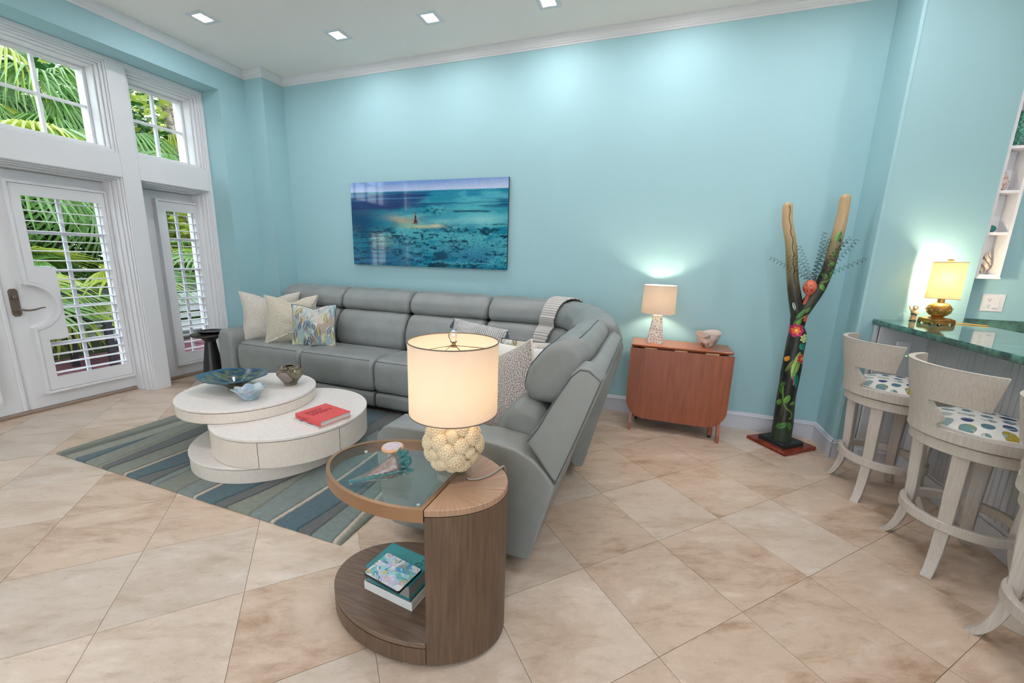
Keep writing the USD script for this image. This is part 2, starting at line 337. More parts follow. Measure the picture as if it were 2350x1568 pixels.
S('wall_front', [box(-5.02, YS-.15, 0, -2.3, YS, ZC), box(1.7, YS-.15, 0, XE+.1, YS, ZC), box(-2.3, YS-.15, 2.6, 1.7, YS, ZC)], PALE, 'unseen pale wall behind the viewer with added sliding windows')
w9 = thing('window_9', 'added wide sliding windows behind the viewer, letting in fill daylight', None, (-.5, YS-.07, 0), kind='structure')  # added out of view, lets in daylight to fill the room
for k in range(5): x = -2.3+4.0*k/4; obj('window_frame', cbox(x-.04, YS-.11, 0, x+.04, YS-.04, 2.6), TRIM, w9, None)
for z in (0, 2.52): obj('window_frame', cbox(-2.3, YS-.11, z, 1.7, YS-.04, z+.08), TRIM, w9, None)
for k in range(4): obj('pane', box(-2.3+4.0*k/4+.04, YS-.078, .08, -2.3+4.0*(k+1)/4-.04, YS-.072, 2.52), PANE, w9, None)
S('wall_end', box(XE, YS, 0, XE+.15, YK, ZC), PALE, 'unseen pale end wall, kept light for neutral bounce')
S('ceiling', box(-5.1, YS-.2, ZC, XE+.2, YB+.2, ZC+.25), CEIL, 'flat white ceiling with square recessed lights')

# crown moulding: one profile around the corner
CP = [(0, 0), (.004, 0), (.008, .004), (.008, .012), (.016, .016), (.016, .024), (.022, .03), (.03, .045), (.042, .058), (.05, .064), (.05, .07), (.058, .072), (.058, .078), (0, .078)]
def moulding(a, b, nin, prof, z, m0=0, m1=0):
    """profile (out, up) from a to b; nin: the inward normal; m0, m1: mitre (+1 outside corner, -1 inside corner)"""
    a, b, nin = np.array(a, float), np.array(b, float), np.array(nin, float); d = (b-a)/np.linalg.norm(b-a); P = np.array(prof)
    r0 = [np.append(a+nin*p[0]-d*m0*p[0], z+p[1]) for p in P]; r1 = [np.append(b+nin*p[0]+d*m1*p[0], z+p[1]) for p in P]
    n = len(P); F = list(gridfaces(2, n, True))
    pf = trimesh.creation.triangulate_polygon(sg.Polygon(P), engine='earcut')
    v = np.vstack([r0, r1]); tv, tf = pf
    idx = [int(np.argmin(np.linalg.norm(P-q, axis=1))) for q in tv]
    for t in tf: F.append([idx[t[0]], idx[t[2]], idx[t[1]]]); F.append([n+idx[t[0]], n+idx[t[1]], n+idx[t[2]]])
    m = tm(v, F); trimesh.repair.fix_normals(m); return m
crown = [moulding((XL, YS), (XL, 3.53), (1, 0), CP, ZW, 0, -1), moulding((XL, 3.53), (-4.13, 3.53), (0, -1), CP, ZW, -1, 1),
         moulding((-4.13, 3.53), (-4.13, YB), (1, 0), CP, ZW, 1, -1), moulding((-4.13, YB), (XR, YB), (0, -1), CP, ZW, -1, -1),
         moulding((XR, YB), (XR, YR), (-1, 0), CP, ZW, -1, 1)]
S('trim_1', crown, TRIM, 'white crown moulding along the top of the teal walls')
BP = [(0, 0), (.016, 0), (.016, .118), (.02, .121), (.02, .127), (.013, .134), (.011, .142), (.006, .149), (0, .151)]
S('baseboard_back', [moulding((-4.13, YB), (XR, YB), (0, -1), BP, 0, -1, -1)], BASEWHITE, 'white baseboard along the long teal wall')
sl = np.array([XA-XR, YA-YR]); sl = sl/np.linalg.norm(sl); nsl = (sl[1], -sl[0])
S('baseboard_right', [moulding((XR, YB), (XR, YR), (-1, 0), BP, 0, -1, .8), moulding((XR, YR), (XR+sl[0]*.12, YR+sl[1]*.12), nsl, BP, 0, .8, 0)], BASEWHITE, 'white baseboard around the short right wall corner')
S('baseboard_left', [moulding((XL, 3.24), (XL, 3.53), (1, 0), BP, 0, 0, -1), moulding((XL, 3.53), (-4.13, 3.53), (0, -1), BP, 0, -1, 1), moulding((-4.13, 3.53), (-4.13, YB), (1, 0), BP, 0, 1, -1)], BASEWHITE, 'white baseboard around the boxed column')

# ------------------------------------------------------------------ travertine floor: tiles laid on the diagonal
def travertine(name, base, vein, pale):
    return material(name, {
        'g': ('geometry', {}), 'oi': ('object_info', {}), 'of': ('vector_math', {'math_type': 'multiply_add', 'vector2': (1, 1, 1)}),
        'cx': ('combine_xyz', {}), 'sc': ('math', {'math_type': 'multiply', 'value2': 60.0}),
        'ad': ('vector_math', {'math_type': 'add'}),
        'rt': ('vector_rotate', {'rotate_type': 'z_axis', 'angle': -0.42}),
        'mp': ('mapping', {'scale': (1.0, 2.6, 1.0)}),
        'n1': ('noise_texture', {'scale': 2.4, 'detail': 10.0, 'roughness': 0.68, 'distortion': 0.35}),
        'n2': ('noise_texture', {'scale': 9.0, 'detail': 8.0, 'roughness': 0.72, 'distortion': 0.5}),
        'n3': ('noise_texture', {'scale': 62.0, 'detail': 4.0, 'roughness': 0.7}),
        'r1': ('rgb_ramp', {'ramp': [(0.30, vein), (0.50, base), (0.55, base), (0.72, pale)]}),
        'r2': ('rgb_ramp', {'ramp': [(0.30, (0.72, 0.68, 0.63)), (0.45, (0.95, 0.94, 0.92)), (0.56, (1, 1, 1)), (0.72, (1.16, 1.16, 1.16))]}),
        'r3': ('rgb_ramp', {'ramp': [(0.30, (0.66, 0.61, 0.55)), (0.37, (1, 1, 1)), (0.64, (1, 1, 1)), (0.70, (1.14, 1.13, 1.12))]}),
        'm1': ('mix', {'mix_type': 'multiply', 'fac': 0.8}), 'm2': ('mix', {'mix_type': 'multiply', 'fac': 0.8}),
        'mv': ('map_range', {'from_min': 0.0, 'from_max': 1.0, 'to_min': 0.95, 'to_max': 1.03}), 'hv': ('hsv', {}),
        'rr': ('map_range', {'from_min': 0.3, 'from_max': 0.7, 'to_min': 0.34, 'to_max': 0.24}),
        'bp': ('bump', {'strength': 0.05, 'distance': 0.01}),
        'p': ('principled_bsdf', {'specular_ior_level': 0.42})},
        [('oi.random', 'sc.value1'), ('sc.value', 'cx.x'), ('sc.value', 'cx.z'), ('g.position', 'ad.vector1'), ('cx.vector', 'ad.vector2'), ('ad.vector', 'rt.vector'), ('rt.vector', 'mp.vector'),
         ('mp.vector', 'n1.vector'), ('mp.vector', 'n2.vector'), ('mp.vector', 'n3.vector'), ('n1.fac', 'r1.fac'), ('n2.fac', 'r2.fac'), ('n3.fac', 'r3.fac'),
         ('r1.color', 'm1.color1'), ('r2.color', 'm1.color2'), ('m1.color', 'm2.color1'), ('r3.color', 'm2.color2'), ('oi.random', 'mv.value'), ('mv.result', 'hv.value'), ('m2.color', 'hv.color'), ('hv.color', 'p.base_color'),
         ('n2.fac', 'rr.value'), ('rr.result', 'p.roughness'), ('n2.fac', 'bp.height'), ('bp.normal', 'p.normal')])
TRAV = [travertine('travertine_cream', lin(220, 202, 184), lin(200, 176, 152), lin(232, 219, 206)), travertine('travertine_rose', lin(211, 188, 166), lin(170, 139, 113), lin(228, 210, 194)), travertine('travertine_grey', lin(212, 197, 181), lin(192, 170, 150), lin(226, 215, 203))]
GROUT = look('grout', lin(176, 156, 138), 0.85)
fl = thing('floor', 'beige travertine floor of square tiles laid on the diagonal', None, kind='structure')
obj('slab', box(-5.02, YS, -.12, XE, YB+.1, -.003), GROUT, fl, None, kind='structure')
room = sg.Polygon([(-4.93, YS), (XE, YS), (XE, YK), (XR, YB+.02), (-4.93, YB+.02)])
PT = 0.4648; tiles = []
for iu in range(-14, 18):
    for iv in range(-14, 22):
        u0, v0 = -.365+iu*PT, .823+iv*PT; e = .0011
        q = [(u0+e, v0+e), (u0+PT-e, v0+e), (u0+PT-e, v0+PT-e), (u0+e, v0+PT-e)]
        P = sg.Polygon([((a-b)/2**.5, (a+b)/2**.5) for a, b in q]).intersection(room)
        if P.geom_type == 'Polygon' and P.area > 1e-3: tiles.append(P)
vis = [P for P in tiles if P.centroid.y > -.2 and P.centroid.x < 2.3]
far = [P for P in tiles if not (P.centroid.y > -.2 and P.centroid.x < 2.3)]
for k, P in enumerate(vis):
    obj('tile', alongz(P, -.012, 0), TRAV[1 if P.centroid.x > -.4 and (k*5) % 7 < 5 else (k*7+int(abs(P.centroid.x)*31)) % 3], fl, None)
obj('tile_field', cat_([alongz(P, -.012, 0) for P in far]), TRAV[0], fl, None, kind='stuff')

# ------------------------------------------------------------------ recessed square ceiling lights
EMIT = material('downlight_lens', {'e': ('emission', {'color': (0.985, 0.95, 1.0), 'strength': DOWNLIGHT})}, [], surface='e.emission')
dl0 = thing('ceiling_light', 'square recessed ceiling light closest to the window wall', 'light', (-3.745, 2.69, ZC), group=None, local=True)
fr = sg.box(-.087, -.087, .087, .087).difference(sg.box(-.056, -.056, .056, .056))
obj('trim_frame', [alongz(fr, -.006, .0), ], TRIM, dl0, None)
obj('baffle', alongz(sg.box(-.058, -.058, .058, .058).difference(sg.box(-.05, -.05, .05, .05)), -.005, -.0005), TRIM, dl0, None)
obj('lens', cbox(-.051, -.051, -.004, .051, .051, -.0005, .001), EMIT, dl0, None)
for x, y, lab in [(-2.835, 3.225, 'square recessed ceiling light above the left half of the sofa'), (-1.905, 3.229, 'square recessed ceiling light above the framed sea picture'), (-.94, 3.297, 'square recessed ceiling light cut by the top edge of the view')]:
    copy(dl0, (x, y, ZC), 0, lab, 'light')
for x, y in [(-3.3, .9), (-1.7, .9), (-.1, 1.2), (.9, 2.0), (-3.3, -.9), (-1.7, -.9), (-.1, -.9), (1.5, -.3), (.03, 3.28), (1.0, 3.0), (1.85, 2.7), (2.9, 1.9), (2.9, .3), (2.9, -1.6), (-2.5, -2.7), (.3, -2.7)]:  # out of view, placed to light the walls, floor and bar
    copy(dl0, (x, y, ZC), 0, 'unseen square recessed ceiling light placed to light the room', 'light', 'unseen ceiling lights placed to light the room')

# ------------------------------------------------------------------ window wall: mullions, transoms, doors, shutters
def fy(y, m): return 2*1.628-y if m else y              # mirrored half of the symmetrical unit
def bx(x0, y0, z0, x1, y1, z1, m=False, c=.003): return cbox(x0, fy(y0, m), z0, x1, fy(y1, m), z1, c)
frame = []
for m in (False, True):
    frame += [bx(-4.98, 2.44, 0, XF, 2.575, ZREV, m), bx(-4.98, 3.205, 0, XF, YREV, ZREV, m)]
    frame += [bx(-4.98, 2.575, 2.03, XF, 3.205, 2.235, m), bx(-4.98, 2.575, 2.975, XF, 3.205, ZREV, m)]
frame += [bx(-4.98, fy(2.44, True), 2.03, XF, 2.44, 2.235), bx(-4.98, fy(2.44, True), 2.98, XF, 2.44, ZREV)]
S('trim_2', frame, TRIM, 'white timber posts and rails framing the glazed doors')
def stepframe(y0, y1, z0, z1, x0, steps, bottom=True, m=False):
    """nested frames: each step (width, depth back) around an opening that narrows"""
    out = []
    for w, xa in steps:
        out += [bx(-4.98, y0, z0, xa, y0+w, z1, m), bx(-4.98, y1-w, z0, xa, y1, z1, m), bx(-4.98, y0+w, z1-w, xa, y1-w, z1, m)]
        if bottom: out.append(bx(-4.98, y0+w, z0, xa, y1-w, z0+w, m))
        y0, y1, z1 = y0+w, y1-w, z1-w
        if bottom: z0 += w
    return out, (y0, y1, z0, z1)
ST = [(.012, XF-.012), (.016, XF-.03), (.016, XF-.055), (.012, XF-.09)]
def transom(n, y0, y1, z0, z1, cols, rows, label, m=False):
    t = thing(f'window_{n}', label, None, (-4.86, (fy(y0, m)+fy(y1, m))/2, z0), kind='structure')
    fr_, (a, b, c, d) = stepframe(y0, y1, z0, z1, XF, ST, m=m)
    obj('window_frame', fr_, TRIM, t, None)
    sash = .022
    obj('sash', [bx(-4.90, a, c, -4.83, a+sash, d, m), bx(-4.90, b-sash, c, -4.83, b, d, m), bx(-4.90, a+sash, c, -4.83, b-sash, c+sash, m), bx(-4.90, a+sash, d-sash, -4.83, b-sash, d, m)], TRIM, t, None)
    a, b, c, d = a+sash, b-sash, c+sash, d-sash
    for k in range(1, cols): y = a+(b-a)*k/cols; obj('muntin', bx(-4.885, y-.011, c, -4.845, y+.011, d, m), TRIM, t, None)
    for k in range(1, rows): z = c+(d-c)*k/rows; obj('muntin', bx(-4.884, a, z-.011, -4.846, b, z+.011, m), TRIM, t, None)
    for i in range(cols):
        for j in range(rows):
            ya, yb, za, zb = a+(b-a)*i/cols, a+(b-a)*(i+1)/cols, c+(d-c)*j/rows, c+(d-c)*(j+1)/rows
            obj('pane', box(-4.868, fy(ya, m), za, -4.864, fy(yb, m), zb), PANE, t, None)
transom(1, fy(2.44, True), 2.44, 2.235, 2.98, 5, 2, 'wide white transom window above the double doors')
transom(2, 2.575, 3.205, 2.235, 2.975, 2, 2, 'small white transom window beside the teal reveal')
transom(3, 2.575, 3.205, 2.235, 2.975, 2, 2, 'small white transom window at the other end of the door unit', True)

def door(n, y0, y1, yo0, yo1, label, lever, m=False):
    """leaf y0..y1 with an inner plantation shutter framed at yo0..yo1"""
    t = thing(f'door_{n}', label, None, (XD, (fy(y0, m)+fy(y1, m))/2, 0), kind='structure')
    zb, zt = .15, 1.905; x0 = XD-.045; gy0, gy1, gz0, gz1 = yo0+.075, yo1-.06, .25, 1.82
    leaf = sg.box(y0, .03, y1, 1.985).difference(sg.box(gy0, gz0, gy1, gz1))
    lf = plate(leaf, 'x', x0, XD)
    if m: lf.vertices[:, 1] = fy(lf.vertices[:, 1], True); lf.invert()
    obj('leaf', lf, TRIM, t, None)
    if lever: obj('lock_panel', bx(x0, yo0, .60, XD+.001, yo0+.20, 1.232, m, .001), TRIM, t, None)
    cols, rows = 2, 5
    for i in range(1, cols): y = gy0+(gy1-gy0)*i/cols; obj('muntin', bx(XD-.035, y-.013, gz0, XD-.012, y+.013, gz1, m), LOUVER, t, None)
    for j in range(1, rows): z = gz0+(gz1-gz0)*j/rows; obj('muntin', bx(XD-.034, gy0, z-.012, XD-.013, gy1, z+.012, m), LOUVER, t, None)
    for i in range(cols):
        for j in range(rows):
            ya, yb, za, zbb = gy0+(gy1-gy0)*i/cols, gy0+(gy1-gy0)*(i+1)/cols, gz0+(gz1-gz0)*j/rows, gz0+(gz1-gz0)*(j+1)/rows
            obj('pane', box(XD-.026, fy(ya, m), za, XD-.022, fy(yb, m), zbb), PANE, t, None)
    # mounting frame and shutter leaf
    xo, xs = XD+.058, XD+.050
    outer = sg.box(yo0, zb, yo1, zt); inner = sg.box(yo0+.022, zb+.022, yo1-.022, zt-.022)
    op = sg.box(yo0+.085 if lever else yo0+.085, .282, yo1-.06, 1.79)
    blk = sg.box(yo0, .612, yo0+.207, 1.222) if lever else None
    circ = sg.Point(yo0-.012, .905).buffer(.205, quad_segs=24) if lever else None
    circ2 = sg.Point(yo0-.012, .905).buffer(.182, quad_segs=24) if lever else None
    ring = outer.difference(inner)
    if lever: ring = ring.difference(circ).union(circ.difference(circ2).intersection(outer))
    st = inner.buffer(-.0025).difference(op)
    if lever: st = st.union(blk.intersection(inner.buffer(-.0025))).difference(circ.buffer(.002))
    def mk(pol, a, b):
        pols = [pol] if pol.geom_type == 'Polygon' else [g for g in pol.geoms if g.geom_type == 'Polygon' and g.area > 1e-5]
        q = cat_([plate(g, 'x', a, b) for g in pols])
        if m: q.vertices[:, 1] = fy(q.vertices[:, 1], True); q.invert()
        return q
    obj('shutter_mount', mk(ring, XD, xo), TRIM, t, None)
    obj('shutter_frame', mk(st, XD+.022, xs), TRIM, t, None)
    zs = np.arange(.317, 1.78, .08)
    for z in zs:
        a = yo0+.085; b = yo1-.06
        if lever and .58 < z < 1.235: a = yo0+.207
        th = np.linspace(0, 2*PI, 12, endpoint=False); prof = np.stack([.031*np.cos(th), .0052*np.sin(th)], 1)
        tilt = math.radians(-3); prof = prof@np.array([[math.cos(tilt), math.sin(tilt)], [-math.sin(tilt), math.cos(tilt)]])
        ys = [fy(a-.004, m), fy(b+.004, m)]
        lv = tm([[XD+.034+p[0], ys[k], z+p[1]] for k in (0, 1) for p in prof], np.vstack([gridfaces(2, 12, True), [[0, j+1, j+2] for j in range(10)], [[12, 12+j+2, 12+j+1] for j in range(10)]]))
        trimesh.repair.fix_normals(lv); obj('louver', lv, LOUVER, t, 40)
    for z in (.42, 1.05, 1.62): obj('hinge', bx(XD+.05, yo1-.024, z-.035, XD+.062, yo1-.016, z+.035, m, .001), TRIM, t, None)
    if lever and not m:
        yh = yo0-.052
        oct_ = sg.Polygon([(yh-.026, .845), (yh-.014, .828), (yh+.014, .828), (yh+.026, .845), (yh+.026, 1.035), (yh+.014, 1.052), (yh-.014, 1.052), (yh-.026, 1.035)])
        hp = obj('handle_plate', plate(oct_, 'x', XD, XD+.010), HANDLE, t, None, label='pewter door handle plate')
        obj('bolt_turn', [tube([(XD+.01, yh, .985), (XD+.03, yh, .985)], .017, 20), ball((XD+.03, yh, .985), .017, 2, (.5, 1, 1))], HANDLE, hp, 40)
        lev = [(XD+.012, yh, .885), (XD+.045, yh, .885), (XD+.055, yh+.012, .884), (XD+.057, yh+.045, .876), (XD+.057, yh+.085, .878), (XD+.056, yh+.12, .887), (XD+.054, yh+.15, .889)]
        from scipy.interpolate import CubicSpline
        L = np.array(lev); cs = CubicSpline(np.arange(len(L)), L); q = cs(np.linspace(0, len(L)-1, 40))
        obj('lever', tube(q, np.interp(np.linspace(0, 1, 40), [0, .3, .7, 1], [.0095, .0085, .007, .004]), 12), HANDLE, hp, 40)
        obj('lever_rose', tube([(XD+.01, yh, .885), (XD+.02, yh, .885)], .02, 24), HANDLE, hp, 40)
door(1, 1.632, 2.452, 1.752, 2.392, 'white glazed door leaf with plantation shutter and lever handle', True)
door(2, 1.632, 2.452, 1.752, 2.392, 'white glazed door leaf at the left edge of the view', True, True)
door(3, 2.60, 3.205, 2.775, 3.195, 'narrow white fixed sidelight with plantation shutter by the sofa', False)
door(4, 2.60, 3.205, 2.775, 3.195, 'narrow white fixed sidelight at the other end of the door unit', False, True)
cas = []
for m in (False, True):
    f1, _ = stepframe(2.575, 3.205, 0, 2.035, XF, [(.010, XF-.012), (.012, XF-.035), (.012, XF-.07), (.012, XF-.12)], False, m); cas += f1
f1, _ = stepframe(fy(2.44, True), 2.44, 0, 2.035, XF, [(.010, XF-.012), (.012, XF-.035), (.012, XF-.07), (.012, XF-.12)], False); 
S('trim_3', cas+f1, TRIM, 'white stepped casing around the glazed doors')
S('trim_4', bx(XD-.01, 1.616, .03, XD+.018, 1.644, 1.985, False, .006), TRIM, 'white astragal strip where the double doors meet')
SILL = look('brown_threshold', lin(150, 132, 116), 0.5)
S('trim_5', [bx(-5.0, YREV2, 0, XD+.03, YREV, .028, False, .006)], SILL, 'brown threshold strip under the glazed doors')
# ================================================================== RUG
RX0, RX1, RY0, RY1 = -3.757, -1.325, 1.345, 2.86
nx_, ny_ = 620, 380
gx, gy = np.meshgrid(np.linspace(RX0, RX1, nx_), np.linspace(RY0, RY1, ny_), indexing='ij')
wy = (gy-RY0)
def band(x0, a, ph, dr): return x0 + a*np.sin(wy*2.6+ph) + dr*wy - a*math.sin(ph)
SAGE, LSAGE, SLATEC, TEALC, CREAMC, GREYB, DKS = lin(132, 138, 124), lin(150, 154, 138), lin(94, 99, 98), lin(70, 100, 110), lin(212, 196, 178), lin(122, 136, 132), lin(102, 110, 102)
bands = [(-3.70, DKS, .02, 0, .05), (-3.655, CREAMC, .02, 0, .06), (-3.647, DKS, .02, 0, .06), (-3.636, LSAGE, .03, .3, .05), (-3.54, TEALC, .05, .8, .10), (-3.43, SAGE, .05, 2.4, .02), (-3.28, LSAGE, .05, 2.0, -.03), (-3.255, SLATEC, .05, 2.2, -.02),
         (-3.185, SAGE, .04, 1.0, .02), (-3.03, CREAMC, .03, .6, 0), (-3.005, TEALC, .03, .6, 0), (-2.89, SLATEC, .06, .1, .16), (-2.765, GREYB, .05, 2.6, .10), (-2.70, SAGE, .05, 1.9, .06), (-2.52, GREYB, .05, 1.4, -.02),
         (-2.385, CREAMC, .03, 1.0, .02), (-2.36, TEALC, .03, 1.0, .02), (-2.205, SLATEC, .07, .3, .10), (-2.115, SAGE, .06, .6, .16), (-1.94, GREYB, .05, 2.2, .02), (-1.79, CREAMC, .035, .3, 0), (-1.765, TEALC, .035, .3, 0), (-1.60, SLATEC, .05, .9, .08), (-1.51, GREYB, .04, 1.4, .03),
         (-1.375, CREAMC, .03, 2.0, -.05), (-1.35, SAGE, .03, 2.0, -.05)]
colr = np.broadcast_to(np.array(SAGE), (nx_, ny_, 3)).copy(); edge = np.full((nx_, ny_), 9.0)
for x0, c, a, ph, dr in bands:
    b = band(x0, a, ph, dr); colr = np.where((gx > b)[..., None], np.array(c), colr); edge = np.minimum(edge, np.abs(gx-b))
nz = fbm(np.stack([gx*55, gy*55, gx*0], -1), 3, 3); n2 = fbm(np.stack([gx*5, gy*5, gx*0], -1), 3, 9)
colr = colr*(0.74+0.34*nz+0.22*n2)[..., None]*(0.72+0.28*sstep(0.0, .010, edge))[..., None]  # bands darken along their carved grooves, shade put into the colour
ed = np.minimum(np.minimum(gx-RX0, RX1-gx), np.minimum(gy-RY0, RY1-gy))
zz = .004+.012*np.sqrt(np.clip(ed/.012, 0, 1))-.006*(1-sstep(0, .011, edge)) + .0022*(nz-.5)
jit = .004*(fbm(np.stack([gx*40, gy*40, gx*0+3], -1), 2, 5)-.5)*(ed < .01)
top = np.stack([gx+jit, gy+jit, zz], -1).reshape(-1, 3)
def border():
    idx = np.arange(nx_*ny_).reshape(nx_, ny_)
    return np.concatenate([idx[:, 0], idx[-1, 1:], idx[-2::-1, -1], idx[0, -2:0:-1]])
bd = border(); low = top[bd].copy(); low[:, 2] = .0005
V = np.vstack([top, low]); n0 = nx_*ny_; k = np.arange(len(bd)); k2 = (k+1) % len(bd)
F = np.vstack([gridfaces(nx_, ny_), np.stack([bd[k], n0+k, n0+k2], 1), np.stack([bd[k], n0+k2, bd[k2]], 1)])
cl = np.vstack([colr.reshape(-1, 3), np.tile(np.array(lin(130, 120, 104)), (len(bd), 1))])
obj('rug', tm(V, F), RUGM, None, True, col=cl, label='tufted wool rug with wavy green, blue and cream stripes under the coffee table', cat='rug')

# ================================================================== SECTIONAL SOFA
so = thing('sectional_sofa', 'grey leather reclining sectional sofa wrapping around the coffee table', 'sofa', (-2.2, 2.6, 0))
SX = [-3.915, -3.09, -2.255, -1.42]
up = rounded([(2.798, .205), (2.776, .26), (2.772, .42), (2.782, .475), (2.83, .507), (3.0, .518), (3.22, .505), (3.31, .47), (3.31, .30), (2.95, .205)], .035, 56)
bar = rounded([(2.80, .065), (2.782, .10), (2.782, .185), (2.80, .20), (3.0, .20), (3.0, .065)], .02, 36)
lowb = rounded([(3.28, .46), (3.235, .55), (3.245, .68), (3.30, .80), (3.36, .845), (3.48, .84), (3.55, .46)], .05, 50)
head = rounded([(3.385, .838), (3.345, .88), (3.36, .97), (3.43, 1.045), (3.53, 1.068), (3.62, 1.04), (3.66, .95), (3.64, .838)], .045, 50)
shell = rounded([(3.50, .07), (3.62, .07), (3.74, .90), (3.735, .97), (3.66, .985), (3.56, .93)], .025, 40)
for i in range(3):
    a, b = SX[i]+.004, SX[i+1]-.004
    obj('seat_cushion', sweep(up, alongx(a, b), (.035, .035), 6, .004, i), LEATHER, so, 50)
    obj('footrest', sweep(bar, alongx(a+.004, b-.004), (.02, .02), 4, .002, i+3), LEATHER, so, 50)
    obj('back_cushion', sweep(lowb, alongx(a+.004, b-.004), (.055, .055), 6, .007, i+6), LEATHER, so, 50)
    obj('headrest', sweep(head, alongx(a, b), (.05, .05), 7, .007, i+9), LEATHER, so, 50)
    pp = [(x, 2.7755+.012*math.sin((x-a)/(b-a)*PI)*0, .492) for x in np.linspace(a+.03, b-.03, 20)]
    obj('seam_piping', tube([(x, 2.786, .4935) for x in np.linspace(a+.03, b-.03, 12)], .003, 6), PIPING, so, 40)
obj('back_shell', sweep(shell, alongx(-4.10, SX[3]), (.03, .01)), LEATHER, so, 50)
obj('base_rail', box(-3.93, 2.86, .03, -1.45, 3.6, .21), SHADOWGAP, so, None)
armL = rounded([(-4.132, .06), (-3.925, .06), (-3.92, .56), (-3.945, .615), (-4.0, .638), (-4.08, .628), (-4.125, .57)], .03, 44)
obj('arm', sweep(armL, alongy(2.735, 3.62), (.05, .03), 6), LEATHER, so, 50)
#obj('arm_piping', tube([(x, 2.741, z) for x, z in [(-4.118, .1), (-4.113, .55), (-4.075, .61), (-4.0, .62), (-3.955, .60), (-3.937, .55), (-3.94, .1)]], .003, 6), PIPING, so, 40)
# wedge corner: profiles of the back swept around (-.95, 2.85)
cx_, cy_ = -.95, 2.85
from scipy.interpolate import CubicSpline
RIDGE = CubicSpline(np.arange(9), np.array([(SX[3]+.004, 3.55), (-1.17, 3.55), (-.92, 3.535), (-.70, 3.475), (-.53, 3.345), (-.42, 3.15), (-.345, 2.92), (-.29, 2.68), (-.245, 2.44)]))
def wframes(a=0.0, b=8.0, n=60):
    t = np.linspace(a, b, n); p, d = RIDGE(t), RIDGE(t, 1); d /= np.linalg.norm(d, axis=1, keepdims=True); return np.c_[p, -d[:, 1], d[:, 0]]
def wsweep(prof, y0, e, **k):
    """profile given in world y on the straight part, swept around the corner along the back's ridge"""
    P = np.array(prof)-np.array([3.55, 0]); um = P[:, 0].mean(); fr = wframes(); fr[:, :2] += fr[:, 2:]*um
    return sweep(P-np.array([um, 0]), fr, e, 6, **k)
obj('corner_headrest', wsweep(head, 0, (.05, .06), wob=.008, seed=21), LEATHER, so, 50, label='curved corner headrest of the sofa')
obj('corner_back_cushion', wsweep(lowb, 0, (.05, .05), wob=.006, seed=22), LEATHER, so, 50)
shellW = rounded([(3.38, .07), (3.46, .07), (3.665, .88), (3.655, .945), (3.60, .965), (3.50, .93)], .025, 40)
obj('corner_shell', wsweep(shellW, 0, (.01, .02)), LEATHER, so, 50)
arc = [(cx_+.47*math.cos(t), cy_+.47*math.sin(t)) for t in np.linspace(PI/2, 0, 16)]
wp = sg.Polygon([(SX[3]+.006, 2.785), (SX[3]+.006, 3.31)]+arc+[(-.50, 2.43), (-1.19, 2.43), (-1.21, 2.55), (-1.29, 2.70)]).buffer(-.02).buffer(.02)
ws = []
for k, (z, ins) in enumerate([(.205, .015), (.23, 0), (.46, 0), (.495, .012), (.510, .035)]): ws.append((z, wp.buffer(-ins)))
def loft(levels, n=90):
    rings = []
    for z, p in levels:
        ring = p.exterior; c0 = ring.project(sg.Point(-3, 2.0)); L = ring.length
        R = np.array([ring.interpolate((c0+L*k/n) % L).coords[0] for k in range(n)]); rings.append(np.c_[R, np.full(n, z)])
    v = np.vstack(rings); F = gridfaces(len(levels), n, True); v = np.vstack([v, [*rings[0][:, :2].mean(0), levels[0][0]], [*rings[-1][:, :2].mean(0), levels[-1][0]]]); j = np.arange(n); j2 = (j+1) % n; e = (len(levels)-1)*n
    F = np.vstack([F, np.stack([np.full(n, len(v)-2), j, j2], 1), np.stack([np.full(n, len(v)-1), e+j2, e+j], 1)]); m = tm(v, F); trimesh.repair.fix_normals(m); return m
obj('corner_seat', loft(ws), LEATHER, so, 50)
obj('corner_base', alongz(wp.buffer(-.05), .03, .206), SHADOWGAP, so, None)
# right-hand recliner with its near arm
def mir(prof_xz, y0, y1, e, **k): return sweep(prof_xz, alongy(y0, y1), e, 6, **k)
armR = rounded([(-1.135, .085), (-1.185, .20), (-1.205, .44), (-1.20, .555), (-1.15, .605), (-1.02, .618), (-.80, .616), (-.60, .622), (-.49, .612), (-.41, .578), (-.345, .515), (-.308, .47), (-.355, .30), (-.41, .085)], .02, 90)
obj('arm', mir(armR, 1.488, 1.675, (.012, .03), wob=.002, seed=31), LEATHER, so, 50)
apts = [(-1.196, .50), (-1.185, .575), (-1.14, .594), (-.98, .603), (-.78, .602), (-.62, .606), (-.50, .597), (-.42, .565), (-.355, .507), (-.325, .475)]
obj('arm_piping', tube([(x, 1.496, z) for x, z in apts], .003, 6), PIPING, so, 40)
wing = rounded([(-.445, .648), (-.40, .72), (-.335, .85), (-.275, .955), (-.235, 1.002), (-.20, 1.0), (-.14, .955), (-.225, .70), (-.305, .475), (-.345, .52)], .012, 70)
obj('back_wing', mir(wing, 1.492, 1.60, (.02, .0), wob=.002, seed=32), LEATHER, so, 50)
wp2 = [(-.437, .655), (-.392, .725), (-.328, .855), (-.27, .957), (-.235, .99)]
obj('wing_piping', tube([(x, 1.4905, z) for x, z in wp2], .003, 6), PIPING, so, 40)
obj('wing_piping', tube([(x, 1.4905, z) for x, z in [(-.235, .99), (-.20, .988), (-.153, .952), (-.235, .70), (-.309, .49)]], .003, 6), PIPING, so, 40)
rshell = rounded([(-.36, .60), (-.30, .80), (-.24, .965), (-.20, .998), (-.14, .955), (-.225, .70), (-.305, .47), (-.41, .09), (-.52, .09)], .012, 60)
obj('back_shell', mir(rshell, 1.56, 2.46, (.0, .02)), LEATHER, so, 50)
